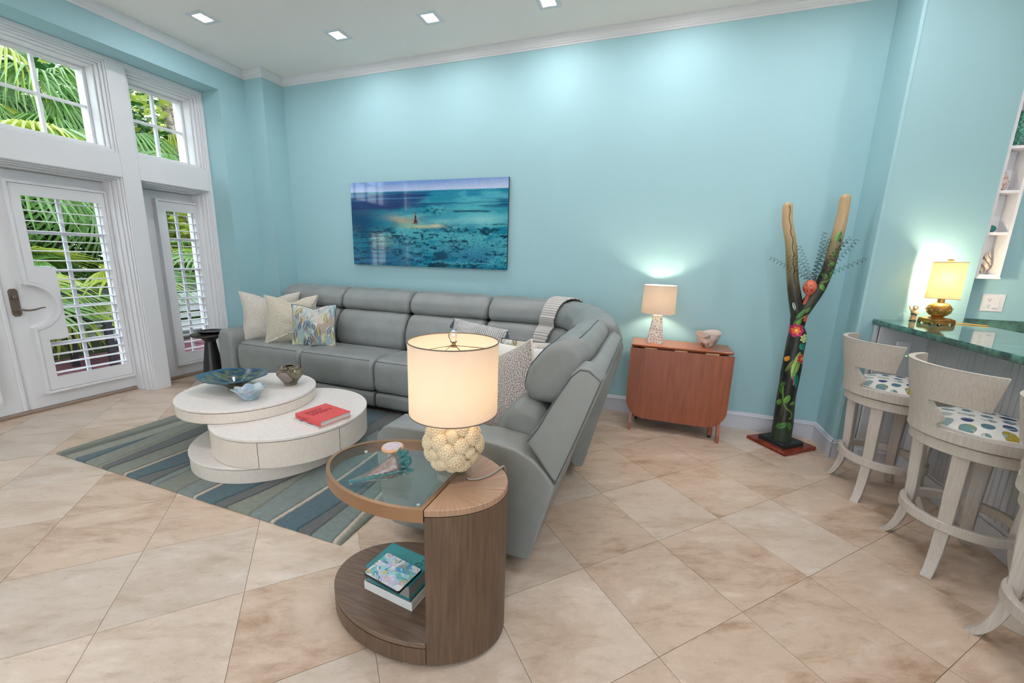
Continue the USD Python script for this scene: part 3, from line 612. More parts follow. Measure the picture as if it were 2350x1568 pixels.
obj('shell_piping', tube([(-.149, y, .9555) for y in np.linspace(1.50, 2.45, 12)], .003, 6), PIPING, so, 40)
def flip(prof): return np.array([(-1.2-(p[0]-2.772)*-1, p[1]) for p in prof])
upR = rounded([(-1.175, .205), (-1.20, .26), (-1.20, .42), (-1.19, .475), (-1.14, .507), (-.97, .518), (-.72, .512), (-.62, .48), (-.60, .30), (-.98, .205)], .035, 56)
obj('seat_cushion', mir(upR, 1.68, 2.425, (.035, .035), wob=.004, seed=33), LEATHER, so, 50)
lbR = rounded([(-.63, .47), (-.655, .56), (-.62, .68), (-.55, .755), (-.46, .75), (-.40, .70), (-.42, .47)], .05, 50)
obj('back_cushion', mir(lbR, 1.665, 2.415, (.06, .05), wob=.010, seed=34), LEATHER, so, 50)
hdR = rounded([(-.50, .735), (-.545, .80), (-.525, .90), (-.44, 1.01), (-.36, 1.062), (-.27, 1.062), (-.215, 1.0), (-.27, .86), (-.38, .735)], .05, 54)
hm = mir(hdR, 1.715, 2.43, (.06, .06), wob=.010, seed=35)
obj('headrest', hm, LEATHER, so, 50)
from scipy.interpolate import CubicSpline
from scipy.spatial import cKDTree
_tr = cKDTree(np.array(hm.vertices))
for dx in (-.10, .075):
    pts = np.array([(-.36+dx, y, 1.08) for y in np.linspace(1.76, 2.40, 40)])
    if dx < 0: pts = np.vstack([np.array(CubicSpline(np.arange(4), [(-.56, 1.74, .78), (-.555, 1.74, .87), (-.50, 1.75, .97), (-.46, 1.76, 1.05)])(np.linspace(0, 3, 30))), pts])
    d_, i_ = _tr.query(pts, k=5); q_ = np.array(hm.vertices)[i_].mean(1)
    for _ in range(6): q_[1:-1] = (q_[:-2]+q_[1:-1]*2+q_[2:])/4
    obj('seam_piping', tube(q_+np.array([-.001, 0, .002]), .0028, 6), PIPING, so, 40)
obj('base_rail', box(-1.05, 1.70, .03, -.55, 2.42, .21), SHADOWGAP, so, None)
for x, y in [(-4.05, 2.8), (-4.05, 3.6), (-.95, 1.63), (-.52, 1.63), (-.6, 2.5), (-1.5, 2.9)]: obj('foot', lathe([(0, 0), (.022, 0), (.026, .07), (0, .07)], 16, 1, 1) if False else place(lathe([(0, 0), (.020, 0), (.022, .10), (0, .10)], 16), (x, y, 0)), BLACKM, so, 40)

# ------------------------------------------------------------------ throw pillows
def pillow(w, h, t, n=44, ear=.10, chop=0.0, seed=0):
    u, v = np.meshgrid(np.linspace(-1, 1, n), np.linspace(-1, 1, n), indexing='ij')
    X = u*w/2*(1-ear*(1-v*v)*0.9*np.abs(u)**1.0); Y = v*h/2*(1-ear*(1-u*u)*np.abs(v))
    Y = Y-chop*np.exp(-(u/.34)**2)*sstep(-.1, 1, v)
    th = t/2*np.power(np.clip((1-np.abs(u)**2.6)*(1-np.abs(v)**2.6), 0, 1), .62)
    th = th*(0.92+.16*(fbm(np.stack([u*2.2+seed, v*2.2, u*0], -1), 3, seed)-.5)*2)
    th = th*(1-.35*(chop > 0)*np.exp(-(u/.16)**2)*sstep(0, 1, v))
    f, b = np.stack([X, -th, Y], -1).reshape(-1, 3), np.stack([X, th, Y], -1).reshape(-1, 3)
    v_ = np.vstack([f, b]); F = np.vstack([gridfaces(n, n), gridfaces(n, n, flip=True)+n*n]); m = tm(v_, F)
    idx = np.arange(n*n).reshape(n, n); ring = np.concatenate([idx[:, 0], idx[-1, 1:], idx[-2::-1, -1], idx[0, -2:0:-1]])
    return m, f[ring], (u.ravel(), v.ravel())
def pill_xf(loc, yaw, lean, roll=0):
    """yaw: the way the face looks is -y turned by yaw; lean: tips back; roll: turns in its own plane"""
    R = trimesh.transformations.rotation_matrix
    return trimesh.transformations.translation_matrix(loc)@R(yaw, [0, 0, 1])@R(-lean, [1, 0, 0])@R(roll, [0, 1, 0])
def add_pillow(name, label, w, h, t, loc, yaw, lean, roll, mat, pip, ear=.1, chop=0, colfn=None, seed=0, extra=None, piping=.004):
    m, ring, (u, v) = pillow(w, h, t, ear=ear, chop=chop, seed=seed, n=44 if colfn is None else 120)
    X = pill_xf(loc, yaw, lean, roll); m.apply_transform(X); ring = trimesh.transform_points(ring, X)
    lo = m.bounds[0]; t_ = thing(name, label, 'pillow', (loc[0], loc[1], lo[2]))
    c = colfn(u, v) if colfn else None
    obj('cover', m, mat, t_, True, col=None if c is None else np.vstack([c, c]))
    if pip is not None: obj('piping', tube(ring, piping, 6, True), pip, t_, 60)
    if extra: extra(t_, X)
    return t_
def floral(u, v, seed=3, base=lin(206, 198, 188)):
    p = np.stack([u*2.0, v*2.0, u*0+seed], -1); c = np.tile(np.array(base), (len(u), 1))
    pal = [lin(182, 190, 184), lin(176, 158, 144), lin(200, 200, 140), lin(150, 178, 182), lin(222, 216, 208), lin(158, 144, 136)]
    for k, q in enumerate(pal):
        f = fbm(p*np.array([1.7, 1.1, 1])+k*9.1, 4, seed+k); c = mixc(c, q, sstep(.56, .60, f)*.85)
    r = np.random.default_rng(seed)
    for k in range(26):                      # leaf and petal strokes
        a, b, an, L, W = r.uniform(-1, 1), r.uniform(-1, 1), r.uniform(-.9, .6)+PI/2, r.uniform(.16, .36), r.uniform(.05, .10)
        du, dv = (u-a), (v-b); s = du*math.cos(an)+dv*math.sin(an); w_ = -du*math.sin(an)+dv*math.cos(an)
        d = np.abs(w_)/(W*np.clip(1-(s/L)**2, 1e-4, 1))+1e9*(np.abs(s) > L)
        q = [lin(70, 104, 132), lin(128, 104, 92), lin(90, 128, 150), lin(176, 170, 96), lin(150, 190, 196)][k % 5]
        c = mixc(c, q, .85*(d < 1)); c = mixc(c, lin(60, 58, 66), .8*((d > .82) & (d < 1.05)));  c = mixc(c, lin(220, 214, 200), .7*((d < .13)))
    return c
add_pillow('throw_pillow', 'cream boucle pillow against the left sofa arm, hindmost of three', .56, .53, .17, (-3.79, 3.10, .735), math.radians(44), .22, .02, CREAMFAB, PIPCREAM, .16, .05, seed=1)
def fringe(t_, X):
    r = np.random.default_rng(4); ms = []
    for k in range(46):
        q = -1+2*k/45; a = np.array([.25*(q*.5+.5)*1.0-.25*(.5-q*.5), -.085+.085*abs(q)**2.2, .25*(q*.5+.5)-.25*(.5-q*.5)])
    pts = [(s*.245, -.088*(1-abs(s)**2.5)-.004, -.03*0+s*.245) for s in np.linspace(-1, 1, 24)]
    band_ = trimesh.transform_points(np.array([(p[0]+.10*(1-abs(k/11.5-1)), p[1], p[2]-.10*(1-abs(k/11.5-1))) for k, p in enumerate(pts)]), X)
    obj('trim_band', tube(band_, .006, 6), PIPCREAM, t_, 60)
    for k in range(2, 22, 3): obj('button', ball(band_[k]+np.array([.006, -.008, .0]), .0045, 1), PIPING, t_, True)
    ms = []
    for k in range(24):
        for _ in range(2):
            d = r.normal(0, 1, 3)*np.array([.35, .2, .35])+np.array([.6, -.3, -.6]); d /= np.linalg.norm(d); ms.append(tube([band_[k], band_[k]+d*.012, band_[k]+d*.02+np.array([0, 0, -.006])], .0013, 4))
    obj('fringe', cat_(ms), PIPCREAM, t_, True, kind='stuff')
add_pillow('throw_pillow', 'beige slub pillow with a buttoned diagonal flap, middle of three', .50, .50, .16, (-3.46, 3.06, .735), math.radians(33), .20, .0, BEIGEFAB, PIPCREAM, .14, .05, seed=2, extra=fringe)
add_pillow('throw_pillow', 'small floral pillow in blue, taupe and yellow, front of the three on the left', .455, .43, .16, (-3.13, 3.02, .700), math.radians(17), .2, -.03, VCFAB, PIPING, .09, .03, lambda u, v: floral(u, v, 3), seed=3)
add_pillow('throw_pillow', 'floral pillow half hidden behind the white one in the sofa corner', .46, .40, .15, (-.83, 2.74, .62), math.radians(-6), .22, -.03, VCFAB, PIPING, .05, 0, lambda u, v: floral(u, v, 11), seed=5)
add_pillow('throw_pillow', 'plain white pillow between the floral and the speckled one on the right', .50, .46, .17, (-.83, 2.43, .62), math.radians(-18), .2, -.03, WHITEFAB, None, .06, 0, seed=6)
def speckle(u, v):
    p = np.stack([u*.25*124, v*.25*124], -1); i = np.floor(p); best = np.full(len(u), 9.0)
    for a in (-1, 0, 1):
        for b in (-1, 0, 1):
            c = i+np.array([a, b]); h = np.sin(c@np.array([127.1, 311.7]))*43758.5; h2 = np.sin(c@np.array([269.5, 183.3]))*43758.5
            o = np.stack([h-np.floor(h), h2-np.floor(h2)], -1)*.4+.3; best = np.minimum(best, np.linalg.norm(p-c-o, axis=1))
    return mixc(np.array(lin(222, 216, 211))[None], np.array(lin(128, 118, 112))[None], sstep(.33, .43, best))
def add_speckled():
    m, ring, (u, v) = pillow(.50, .50, .18, n=330, ear=.07, chop=.0, seed=7)
    X = pill_xf((-.705, 1.95, .665), math.radians(-28), .22, math.radians(-27)); m.apply_transform(X); ring = trimesh.transform_points(ring, X); c = speckle(u, v)
    t_ = thing('throw_pillow', 'speckled taupe pillow with cream piping leaning by the near sofa arm', 'pillow', (-.715, 1.95, m.bounds[0][2]))
    obj('cover', m, VCFAB, t_, True, col=np.vstack([c, c])); obj('piping', tube(ring, .0055, 6, True), PIPCREAM, t_, 60)
add_speckled()
def tassels(t_, X):
    r = np.random.default_rng(8)
    for sx in (-1, 1):
        for sz in (-1, 1):
            a = np.array([sx*.262, 0, sz*.105]); ms = [ball(a, .010, 1)]
            for k in range(26):
                d = np.array([sx*.25+r.normal(0, .22), r.normal(0, .25)-.1, -1]); d /= np.linalg.norm(d); ms.append(tube([a, a+d*.03, a+d*.05+np.array([0, 0, -.028])], .0018, 4))
            q = cat_(ms); q.apply_transform(X); obj('tassel', q, NAVYTHREAD, t_, True, label='blue grey tassel')
def ticking(u, v):
    s = np.sin(u*95+.6*np.sin(v*3)+1.6*fbm(np.stack([u*20, v*20, u*0], -1), 2, 1)); c = mixc(np.array(lin(208, 205, 200))[None], np.array(lin(112, 116, 122))[None], sstep(.2, .8, s)); return c*(0.85+.3*fbm(np.stack([u*60, v*60, u*0], -1), 2, 4))[:, None]
add_pillow('lumbar_pillow', 'small striped lumbar pillow with blue tassels behind the big lamp shade', .53, .25, .13, (-1.38, 3.06, .735), math.radians(-4), .3, math.radians(6), VCFAB, None, .04, 0, ticking, seed=9, extra=tassels)

# ------------------------------------------------------------------ throw blanket over the corner
prof = np.array([(3.18, .515), (3.215, .54), (3.222, .60), (3.228, .68), (3.285, .80), (3.335, .842), (3.328, .885), (3.345, .975), (3.42, 1.058), (3.53, 1.084), (3.63, 1.056), (3.675, .96), (3.69, .86), (3.70, .78)])-np.array([3.55, 0])
cs = CubicSpline(np.arange(len(prof)), prof); pf = cs(np.linspace(0, len(prof)-1, 190)); nt = 56
uu, tt = np.meshgrid(np.arange(190), np.arange(nt), indexing='ij')
wv = .0042*(np.abs(np.sin(uu*PI/3.0))*np.abs(np.sin(tt*PI/2.5+((uu//3) % 2)*PI/2)))
tp = np.interp(uu, [0, 70, 130, 189], [2.05, 2.20, 2.45, 2.55])+tt/(nt-1)*np.interp(uu, [0, 70, 130, 189], [1.5, 1.1, .95, .95])
rp, rd = RIDGE(tp), RIDGE(tp, 1); rd /= np.linalg.norm(rd, axis=-1, keepdims=True); rn = np.stack([-rd[..., 1], rd[..., 0]], -1)
def lay(du, dz): return np.concatenate([rp+rn*(pf[uu, 0]+du)[..., None], (pf[uu, 1]+dz)[..., None]], -1)
bo = lay(np.where(uu < 95, -.012-wv, .0), .006+wv*.7); bi = lay(np.where(uu < 95, -.004, .0), -.002)
bv = np.vstack([bo.reshape(-1, 3), bi.reshape(-1, 3)]); nb = 190*nt; bf = np.vstack([gridfaces(190, nt), gridfaces(190, nt, flip=True)+nb])
idx = np.arange(nb).reshape(190, nt); ring = np.concatenate([idx[:, 0], idx[-1, 1:], idx[-2::-1, -1], idx[0, -2:0:-1]]); r2 = np.roll(ring, -1)
bf = np.vstack([bf, np.stack([ring, r2, r2+nb], 1), np.stack([ring, r2+nb, ring+nb], 1)])
bc = mixc(np.array(lin(150, 146, 142))[None], np.array(lin(222, 218, 212))[None], sstep(.0004, .0026, wv).ravel())
bm = tm(bv, bf); trimesh.repair.fix_normals(bm)
obj('throw_blanket', bm, BLANKET, None, True, col=np.vstack([bc, bc]), label='grey and white woven throw draped over the sofa corner', cat='blanket')
# ================================================================== COFFEE TABLE: three offset round tiers
ct = thing('coffee_table', 'three-tier ivory coffee table of offset round slabs on the rug', 'table', (-2.47, 1.99, .014))
def tier(name, c, r, z0, z1, lip, gap=True):
    b = disc(r-.004, z0, z1-lip-.004, .002, 128); b.apply_translation([*c, 0])
    p = obj(name, b, IVORY, ct, 40)
    g = disc(r-.010, z1-lip-.006, z1-lip+.001, .001, 128); g.apply_translation([*c, 0]); obj('groove', g, SHADOWGAP, p, 40)
    t_ = disc(r, z1-lip, z1, .003, 128); t_.apply_translation([*c, 0]); obj('top_slab', t_, IVTOP, p, 40)
    return p
tier('bottom_tier', (-2.47, 1.985), .508, .016, .123, .016)
mid = tier('middle_tier', (-2.321, 2.008), .488, .125, .315, .020)
tier('top_tier', (-2.737, 2.012), .438, .317, .406, .018)
def arcstrip(c, r, a0, a1, z0, z1, n=10):
    th = np.radians(np.linspace(a0, a1, n)); return sg.Polygon([(c[0]+r*math.cos(t), c[1]+r*math.sin(t)) for t in th]+[(c[0]+(r-.006)*math.cos(t), c[1]+(r-.006)*math.sin(t)) for t in th[::-1]])
for a in (-66, -10): obj('drawer_seam', alongz(arcstrip((-2.321, 2.008), .4846, a-.12, a+.12, 0, 0), .128, .292), SHADOWGAP, mid, None)

def wavy(prof, lobes, amp, n=160, seed=0, sx=1.0, sy=1.0, zamp=.0, rpow=2):
    prof = np.array(prof, float); rm = prof[:, 0].max(); th = np.arange(n)*2*PI/n
    w = sum(a*np.cos(k*th+p) for k, a, p in lobes)
    f = (prof[:, 0:1]/rm)**rpow
    r = prof[:, 0:1]*(1+amp*w*f); z = prof[:, 1:2]+zamp*w*f
    v = np.stack([r*np.cos(th)*sx, r*np.sin(th)*sy, z+0*th], -1).reshape(-1, 3)
    m = tm(v, gridfaces(len(prof), n, True)); m.merge_vertices(); m.update_faces(m.nondegenerate_faces()); trimesh.repair.fix_normals(m); return m
# large blue wavy bowl: a disc-like dish on a narrow foot
pr_ = [(0, 0), (.045, 0), (.048, .010), (.055, .020), (.10, .050), (.16, .076), (.215, .098), (.222, .104), (.215, .105), (.16, .085), (.10, .060), (.05, .036), (0, .030)]
pr_ = np.array(pr_); q_ = CubicSpline(np.arange(len(pr_)), pr_)(np.linspace(0, len(pr_)-1, 70)); q_[:, 0] = np.clip(q_[:, 0], 0, None)
m = wavy(q_, [(2, .6, .4), (5, .30, 1.0), (3, .25, 2.0)], .09, 220, zamp=.012, sx=1.0, sy=.92)
def bowlcol(v):
    r = np.hypot(v[:, 0], v[:, 1]); zin = np.interp(r, [0, .05, .10, .16, .222], [.033, .044, .066, .09, .106])
    inside = v[:, 2] > zin-.008-.012*(r/.22)
    sw = fbm(np.stack([v[:, 0]*26, v[:, 1]*60, v[:, 0]*0], -1)+2.2*fbm(v*18, 3, 2)[:, None], 4, 5)
    c = mixc(np.array(lin(34, 70, 92))[None], np.array(lin(104, 112, 76))[None], sstep(.44, .60, sw)); c = mixc(c, np.array(lin(66, 124, 144))[None], sstep(.62, .72, sw))
    c = mixc(c, np.array(lin(52, 98, 128))[None], .9*sstep(.175, .215, r)); out = mixc(np.array(lin(74, 66, 44))[None], np.array(lin(110, 100, 64))[None], fbm(v*np.array([40, 40, 160]), 3, 1))
    return np.where(inside[:, None], c, out)
c = bowlcol(np.array(m.vertices)); m = place(m, (-2.845, 1.985, .406), rz=.35)
obj('decorative_bowl', m, VCGLOSS, None, True, col=c, label='large wavy blue and olive art glass bowl on the top tier', cat='bowl')
# small iridescent bowl
pr_ = np.array([(0, 0), (.036, 0), (.046, .008), (.058, .028), (.074, .056), (.094, .078), (.096, .081), (.092, .081), (.070, .060), (.054, .032), (.040, .014), (0, .010)])
q_ = CubicSpline(np.arange(len(pr_)), pr_)(np.linspace(0, len(pr_)-1, 60)); q_[:, 0] = np.clip(q_[:, 0], 0, None)
m = wavy(q_, [(8, .8, .2), (3, .5, 1.0)], .10, 200, zamp=.007, rpow=3); v = np.array(m.vertices)
c = mixc(np.array(lin(150, 178, 190))[None], np.array(lin(196, 206, 212))[None], sstep(.35, .65, fbm(v*28, 3, 4))); c = mixc(c, np.array(lin(150, 168, 206))[None], .6*sstep(.5, .7, fbm(v*20+5, 3, 8))); c = mixc(c, np.array(lin(176, 190, 168))[None], .4*sstep(.5, .7, fbm(v*24+9, 3, 9)))
obj('small_bowl', place(m, (-2.545, 1.865, .406), .3), VCGLOSS, None, True, col=c, label='small pale blue iridescent bowl with ruffled rim, in front of the large bowl', cat='bowl')
# stoneware vase
pr_ = np.array([(0, 0), (.040, 0), (.042, .006), (.050, .024), (.078, .062), (.092, .090), (.088, .110), (.066, .128), (.042, .136), (.034, .142), (.036, .150), (.028, .148), (.028, .132), (.0, .130)])
q_ = CubicSpline(np.arange(len(pr_)), pr_)(np.linspace(0, len(pr_)-1, 70)); q_[:, 0] = np.clip(q_[:, 0], 0, None)
m = wavy(q_, [(3, .5, 1), (5, .4, 2)], .02, 120); v = np.array(m.vertices); v = v+(fbm(v*22, 3, 3)-.5)[:, None]*.006*np.c_[v[:, :2]/np.maximum(np.hypot(v[:, 0], v[:, 1]), .01)[:, None], v[:, 2]*0]; m.vertices = v
c = mixc(np.array(lin(132, 124, 102))[None], np.array(lin(96, 88, 72))[None], sstep(.4, .65, fbm(v*24, 4, 6))); dsk = np.hypot((v[:, 0]-.02)/.05, (v[:, 2]-.075)/.042); fr_ = (v[:, 1] < 0)
c = mixc(c, np.array(lin(146, 130, 120))[None], .9*(dsk < 1)*fr_); c = mixc(c, np.array(lin(60, 54, 46))[None], .8*((dsk > 1) & (dsk < 1.12))*fr_); c = mixc(c, np.array(lin(30, 26, 24))[None], ((v[:, 2] > .128) & (np.hypot(v[:, 0], v[:, 1]) < .031))*1.0)  # inside of the neck coloured near-black for the shade of the hollow
va = thing('vase', 'round brown stoneware vase with knotted shoulder on the top tier', 'vase', (-2.565, 2.215, .406))
obj('body', place(m, (-2.565, 2.215, .406)), VCGLOSS, va, True, col=c)
kn = []
for k in range(9):
    a = k*2*PI/9+.2; kn.append(ball((-2.565+.058*math.cos(a), 2.215+.058*math.sin(a), .406+.134+.004*(k % 2)), .012+.004*(k % 3 == 0), 2, (1.2, 1, .8)))
kn.append(tube([(-2.565-.07, 2.215-.02, .525), (-2.565-.078, 2.215-.025, .54), (-2.565-.062, 2.215-.02, .556), (-2.565-.045, 2.215-.015, .548)], .007, 8))
obj('shoulder_knots', cat_(kn), look('vase_knots', lin(120, 106, 92), .2), va, True)

# books ------------------------------------------------------------
def book(name, label, corner, ux, w, d, z0, h, cover, pages=PAGES, spine_side='left', cov=.003, ins=.004):
    """corner: front-left in plan; ux: direction of the front edge"""
    a = math.atan2(ux[1], ux[0]); X = trimesh.transformations.translation_matrix((corner[0], corner[1], 0))@trimesh.transformations.rotation_matrix(a, [0, 0, 1])
    t_ = thing(name, label, 'book', (corner[0], corner[1], z0))
    def put(m): m = m.copy(); m.apply_transform(X); return m
    obj('back_cover', put(cbox(0, 0, z0, w, d, z0+cov, .001)), cover, t_, None); obj('front_cover', put(cbox(0, 0, z0+h-cov, w, d, z0+h, .001)), cover, t_, None)
    sp = {'left': (0, 0, cov, d), 'front': (0, 0, w, cov), 'right': (w-cov, 0, w, d), 'back': (0, d-cov, w, d)}[spine_side]
    obj('spine', put(cbox(sp[0], sp[1], z0+cov*.5, sp[2], sp[3], z0+h-cov*.5, .001)), cover, t_, None)
    pg = [0+ins, 0+ins, w-ins, d-ins]
    obj('page_block', put(box(pg[0], pg[1], z0+cov, pg[2], pg[3], z0+h-cov)), pages, t_, None)
    return t_, X
ZB = .315
mg, Xm = book('magazine', 'thin pale magazine under the coral red book', (-2.170, 1.866), (.258, -.05), .272, .222, ZB, .013, look('magazine_cover', lin(206, 208, 212), .35, color2=lin(96, 110, 150), scale=18, ramp=(.55, .62)), cov=.001, ins=.001)
rb, Xr = book('book', 'coral red hardback with crimson lettering on the middle tier', (-2.158, 1.875), (.258, -.05), .268, .226, ZB+.0132, .034, REDCOVER, spine_side='front')
def lettering(parent, txt, length, h, X, x, y, z, mat, name='lettering', fat=.0012):
    """flat printed letters: baseline along the book's +y, tops towards its -x"""
    q = meshkit.text_mesh(txt, h, .0004, True); q.vertices[:, 0] -= q.bounds[0][0]; q.vertices[:, 0] *= length/q.bounds[1][0]
    q = cat_([place(q, (dx, dy, .00006*k)) for k, (dx, dy) in enumerate([(a, b) for a in (-fat, 0, fat) for b in (-fat*.8, fat*.8)])]); q = place(q, (x, y, z), rz=PI/2); q.apply_transform(X); obj(name, q, mat, parent, None)
zt = ZB+.0132+.034
lettering(rb, 'KEY', .118, .036, Xr, .088, .034, zt, REDLETTER); lettering(rb, 'WEST', .160, .036, Xr, .134, .034, zt, REDLETTER)
lettering(rb, 'A BOOK OF PLACES', .045, .0035, Xr, .215, .120, zt, REDLETTER, 'small_lettering', .0001) if False else None
qs = meshkit.text_mesh('KEY WEST', .012, .0004, True); qs.vertices[:, 0] *= 1.3
qs = place(qs, (.03, -.0003, ZB+.0132+.011), rx=PI/2); qs.apply_transform(Xr); obj('spine_lettering', qs, REDLETTER, rb, None)

# ================================================================== OVAL SIDE TABLE
EC, EA, EB, SEAM = (-.781, 1.181), .363, .232, -.618
ZT, ZS = .616, .103
def ell(a, b, n=140): return sg.Polygon([(EC[0]+a*math.cos(t), EC[1]+b*math.sin(t)) for t in np.linspace(0, 2*PI, n, endpoint=False)])
OV = ell(EA, EB); RIGHT, LEFT = sg.box(SEAM, 0, 1, 3), sg.box(-3, 0, SEAM-.0015, 3)
st_ = thing('side_table', 'oval taupe oak side table with a bronze framed glass half', 'table', (EC[0], EC[1], 0))
obj('plinth', alongz(ell(EA-.02, EB-.02), .0, .015), SHADOWGAP, st_, None)
def slabp(name, pol, levels, mat): return obj(name, loft([(z, pol.buffer(-i)) for z, i in levels], 200), mat, st_, 35)
slabp('post', OV.intersection(RIGHT), [(.013, .004), (.016, .0), (ZT-.028, 0), (ZT-.027, .001)], TAUPE)
obj('post_groove', alongz(OV.intersection(RIGHT).buffer(-.004), ZT-.0275, ZT-.0235), SHADOWGAP, st_, None)
TOPW = material('radial_oak', {'g': ('texture_coordinate', {}), 'sub': ('vector_math', {'math_type': 'subtract', 'vector2': (SEAM+.01-EC[0], 1.115-EC[1], 0)}), 'sx': ('separate_xyz', {}), 'at': ('math', {'math_type': 'arctan2'}),
    'cx': ('combine_xyz', {}), 'rs': ('math', {'math_type': 'multiply', 'value2': 9.0}), 'n': ('noise_texture', {'scale': 5.0, 'detail': 6.0, 'roughness': .6}), 'r': ('rgb_ramp', {'ramp': [(.30, lin(146, 116, 94)), (.62, lin(184, 150, 124))]}),
    'dist': ('vector_math', {'math_type': 'length'}), 'ds': ('math', {'math_type': 'multiply', 'value2': 2.0}), 'p': ('principled_bsdf', {'roughness': .38})},
    [('g.object', 'sub.vector1'), ('sub.vector', 'sx.vector'), ('sx.y', 'at.value1'), ('sx.x', 'at.value2'), ('at.value', 'rs.value1'), ('rs.value', 'cx.x'), ('sub.vector', 'dist.vector1'), ('dist.value', 'ds.value1'), ('ds.value', 'cx.y'), ('cx.vector', 'n.vector'), ('n.fac', 'r.fac'), ('r.color', 'p.base_color')])
slabp('post_top', OV.intersection(RIGHT), [(ZT-.024, .001), (ZT-.022, 0), (ZT-.003, 0), (ZT, .003)], TOPW)
rim = OV.difference(ell(EA-.014, EB-.014)).union(sg.box(SEAM-.016, .9, SEAM-.0015, 1.5).intersection(OV)).intersection(LEFT)
obj('metal_rim', alongz(rim, ZT-.046, ZT), BRONZE, st_, None)
inner = ell(EA-.0145, EB-.0145).intersection(sg.box(-3, 0, SEAM-.0165, 3))
obj('glass_top', alongz(inner, ZT-.012, ZT-.003), TABLEGLASS, st_, None, label='smoked glass inset')
for x, y in [(-1.06, 1.245), (-.95, 1.03), (-.70, 1.375), (-.66, 1.01)]: obj('glass_pad', place(lathe([(0, 0), (.006, 0), (.006, .006), (0, .006)], 14), (x, y, ZT-.0185)), PLASTIC, st_, 40)
slabp('base_shelf', OV.intersection(LEFT), [(.013, .004), (.016, 0), (ZS-.022, 0)], TAUPE)
obj('shelf_groove', alongz(OV.intersection(LEFT).buffer(-.004), ZS-.0225, ZS-.0185), SHADOWGAP, st_, None)
slabp('shelf_top', OV.intersection(LEFT), [(ZS-.019, .001), (ZS-.017, 0), (ZS-.002, 0), (ZS, .002)], TAUPE_SHELF)

# books and tablet on the shelf
wb, _ = book('book', 'white paperback at the bottom of the shelf stack', (-.968, 1.090), (.225, -.023), .236, .155, ZS+.0005, .036, WHITECOVER, spine_side='front', cov=.002, ins=.001)
db, _ = book('notebook', 'thin black notebook between the white and teal books', (-.962, 1.092), (.225, -.023), .222, .152, ZS+.037, .012, DARKCOVER, pages=look('cream_pages', lin(214, 202, 178), .8), spine_side='back', cov=.003, ins=.002)
tb, Xt = book('book', 'thick teal leatherette book with silvered page edges', (-.955, 1.086), (.21, -.026), .218, .150, ZS+.050, .062, TEALCOVER, pages=SILVEREDGE, spine_side='back', cov=.004, ins=.006)
sw = []
for k in range(5):
    t_ = np.linspace(0, 2.6*PI, 40); rr = .004+.0032*t_*.5; cxx, cyy = .192-.012*(k % 2), .022+.026*k
    sw.append(tube(np.stack([cxx+rr*np.cos(t_+k), cyy+rr*np.sin(t_+k), np.full(40, ZS+.1125)], -1), .0011, 5))
q = cat_(sw); q.apply_transform(Xt); obj('cover_embossing', q, TEALDARK, tb, True)
def marbcol(u, v):
    p = np.stack([u*3.2, v*2.6, u*0+2], -1); wrp = p+1.3*np.stack([fbm(p, 3, 1), fbm(p, 3, 2), fbm(p, 3, 3)], -1)
    c = np.tile(np.array(lin(222, 234, 240)), (len(u), 1))
    for k, (q, s, th) in enumerate([(lin(228, 232, 240), 4, .5), (lin(160, 214, 224), 5, .57), (lin(206, 196, 228), 6, .64), (lin(70, 150, 206), 7, .60), (lin(240, 234, 236), 8, .58), (lin(110, 190, 190), 9, .65)]): c = mixc(c, q, sstep(th, th+.05, fbm(wrp*1.1+k*5, 4, s))*.9)
    f = np.abs(fbm(wrp*.9+3, 3, 12)-.5); c = mixc(c, lin(228, 174, 52), .9*(1-sstep(.005, .014, f))); f2 = np.abs(fbm(wrp*.8+9, 3, 14)-.47); c = mixc(c, lin(30, 124, 168), .85*(1-sstep(.006, .016, f2)))
    c = mixc(c, lin(224, 128, 60), .7*sstep(.64, .70, fbm(wrp+21, 3, 15))); return c
tl = thing('tablet_case', 'tablet in a blue and gold marbled cover on top of the shelf stack', 'tablet', (-.84, 1.09, ZS+.1135))
cA = np.array([-.930, 1.046]); uA = np.array([.172, -.028]); uA = uA/np.linalg.norm(uA); vA = np.array([.015, .124]); vA = np.array([-uA[1], uA[0]])
WX, WY = .178, .124
Xc = trimesh.transformations.translation_matrix((cA[0], cA[1], 0))@trimesh.transformations.rotation_matrix(math.atan2(uA[1], uA[0]), [0, 0, 1])
rr_ = sg.box(.006, .006, WX-.006, WY-.006).buffer(.006); q = alongz(rr_, ZS+.1135, ZS+.1225); q.apply_transform(Xc); obj('case_body', q, DARKCOVER, tl, None)
n1, n2 = 150, 110; gu, gv = np.meshgrid(np.linspace(0, 1, n1), np.linspace(0, 1, n2), indexing='ij')
q = tm(np.stack([.001+gu*(WX-.002), .001+gv*(WY-.002), np.full_like(gu, ZS+.1232)], -1).reshape(-1, 3), gridfaces(n1, n2)); keep = ~np.array([(abs(x-WX/2) > WX/2-.007) and (abs(y-WY/2) > WY/2-.007) and (math.hypot(abs(x-WX/2)-(WX/2-.007), abs(y-WY/2)-(WY/2-.007)) > .006) for x, y, _ in q.vertices])
q.update_faces(keep[q.faces].all(1)); q.apply_transform(Xc); obj('printed_cover', q, VCGLOSS, tl, True, col=marbcol(gu.ravel(), gv.ravel()), label='marbled blue, teal and gold print')

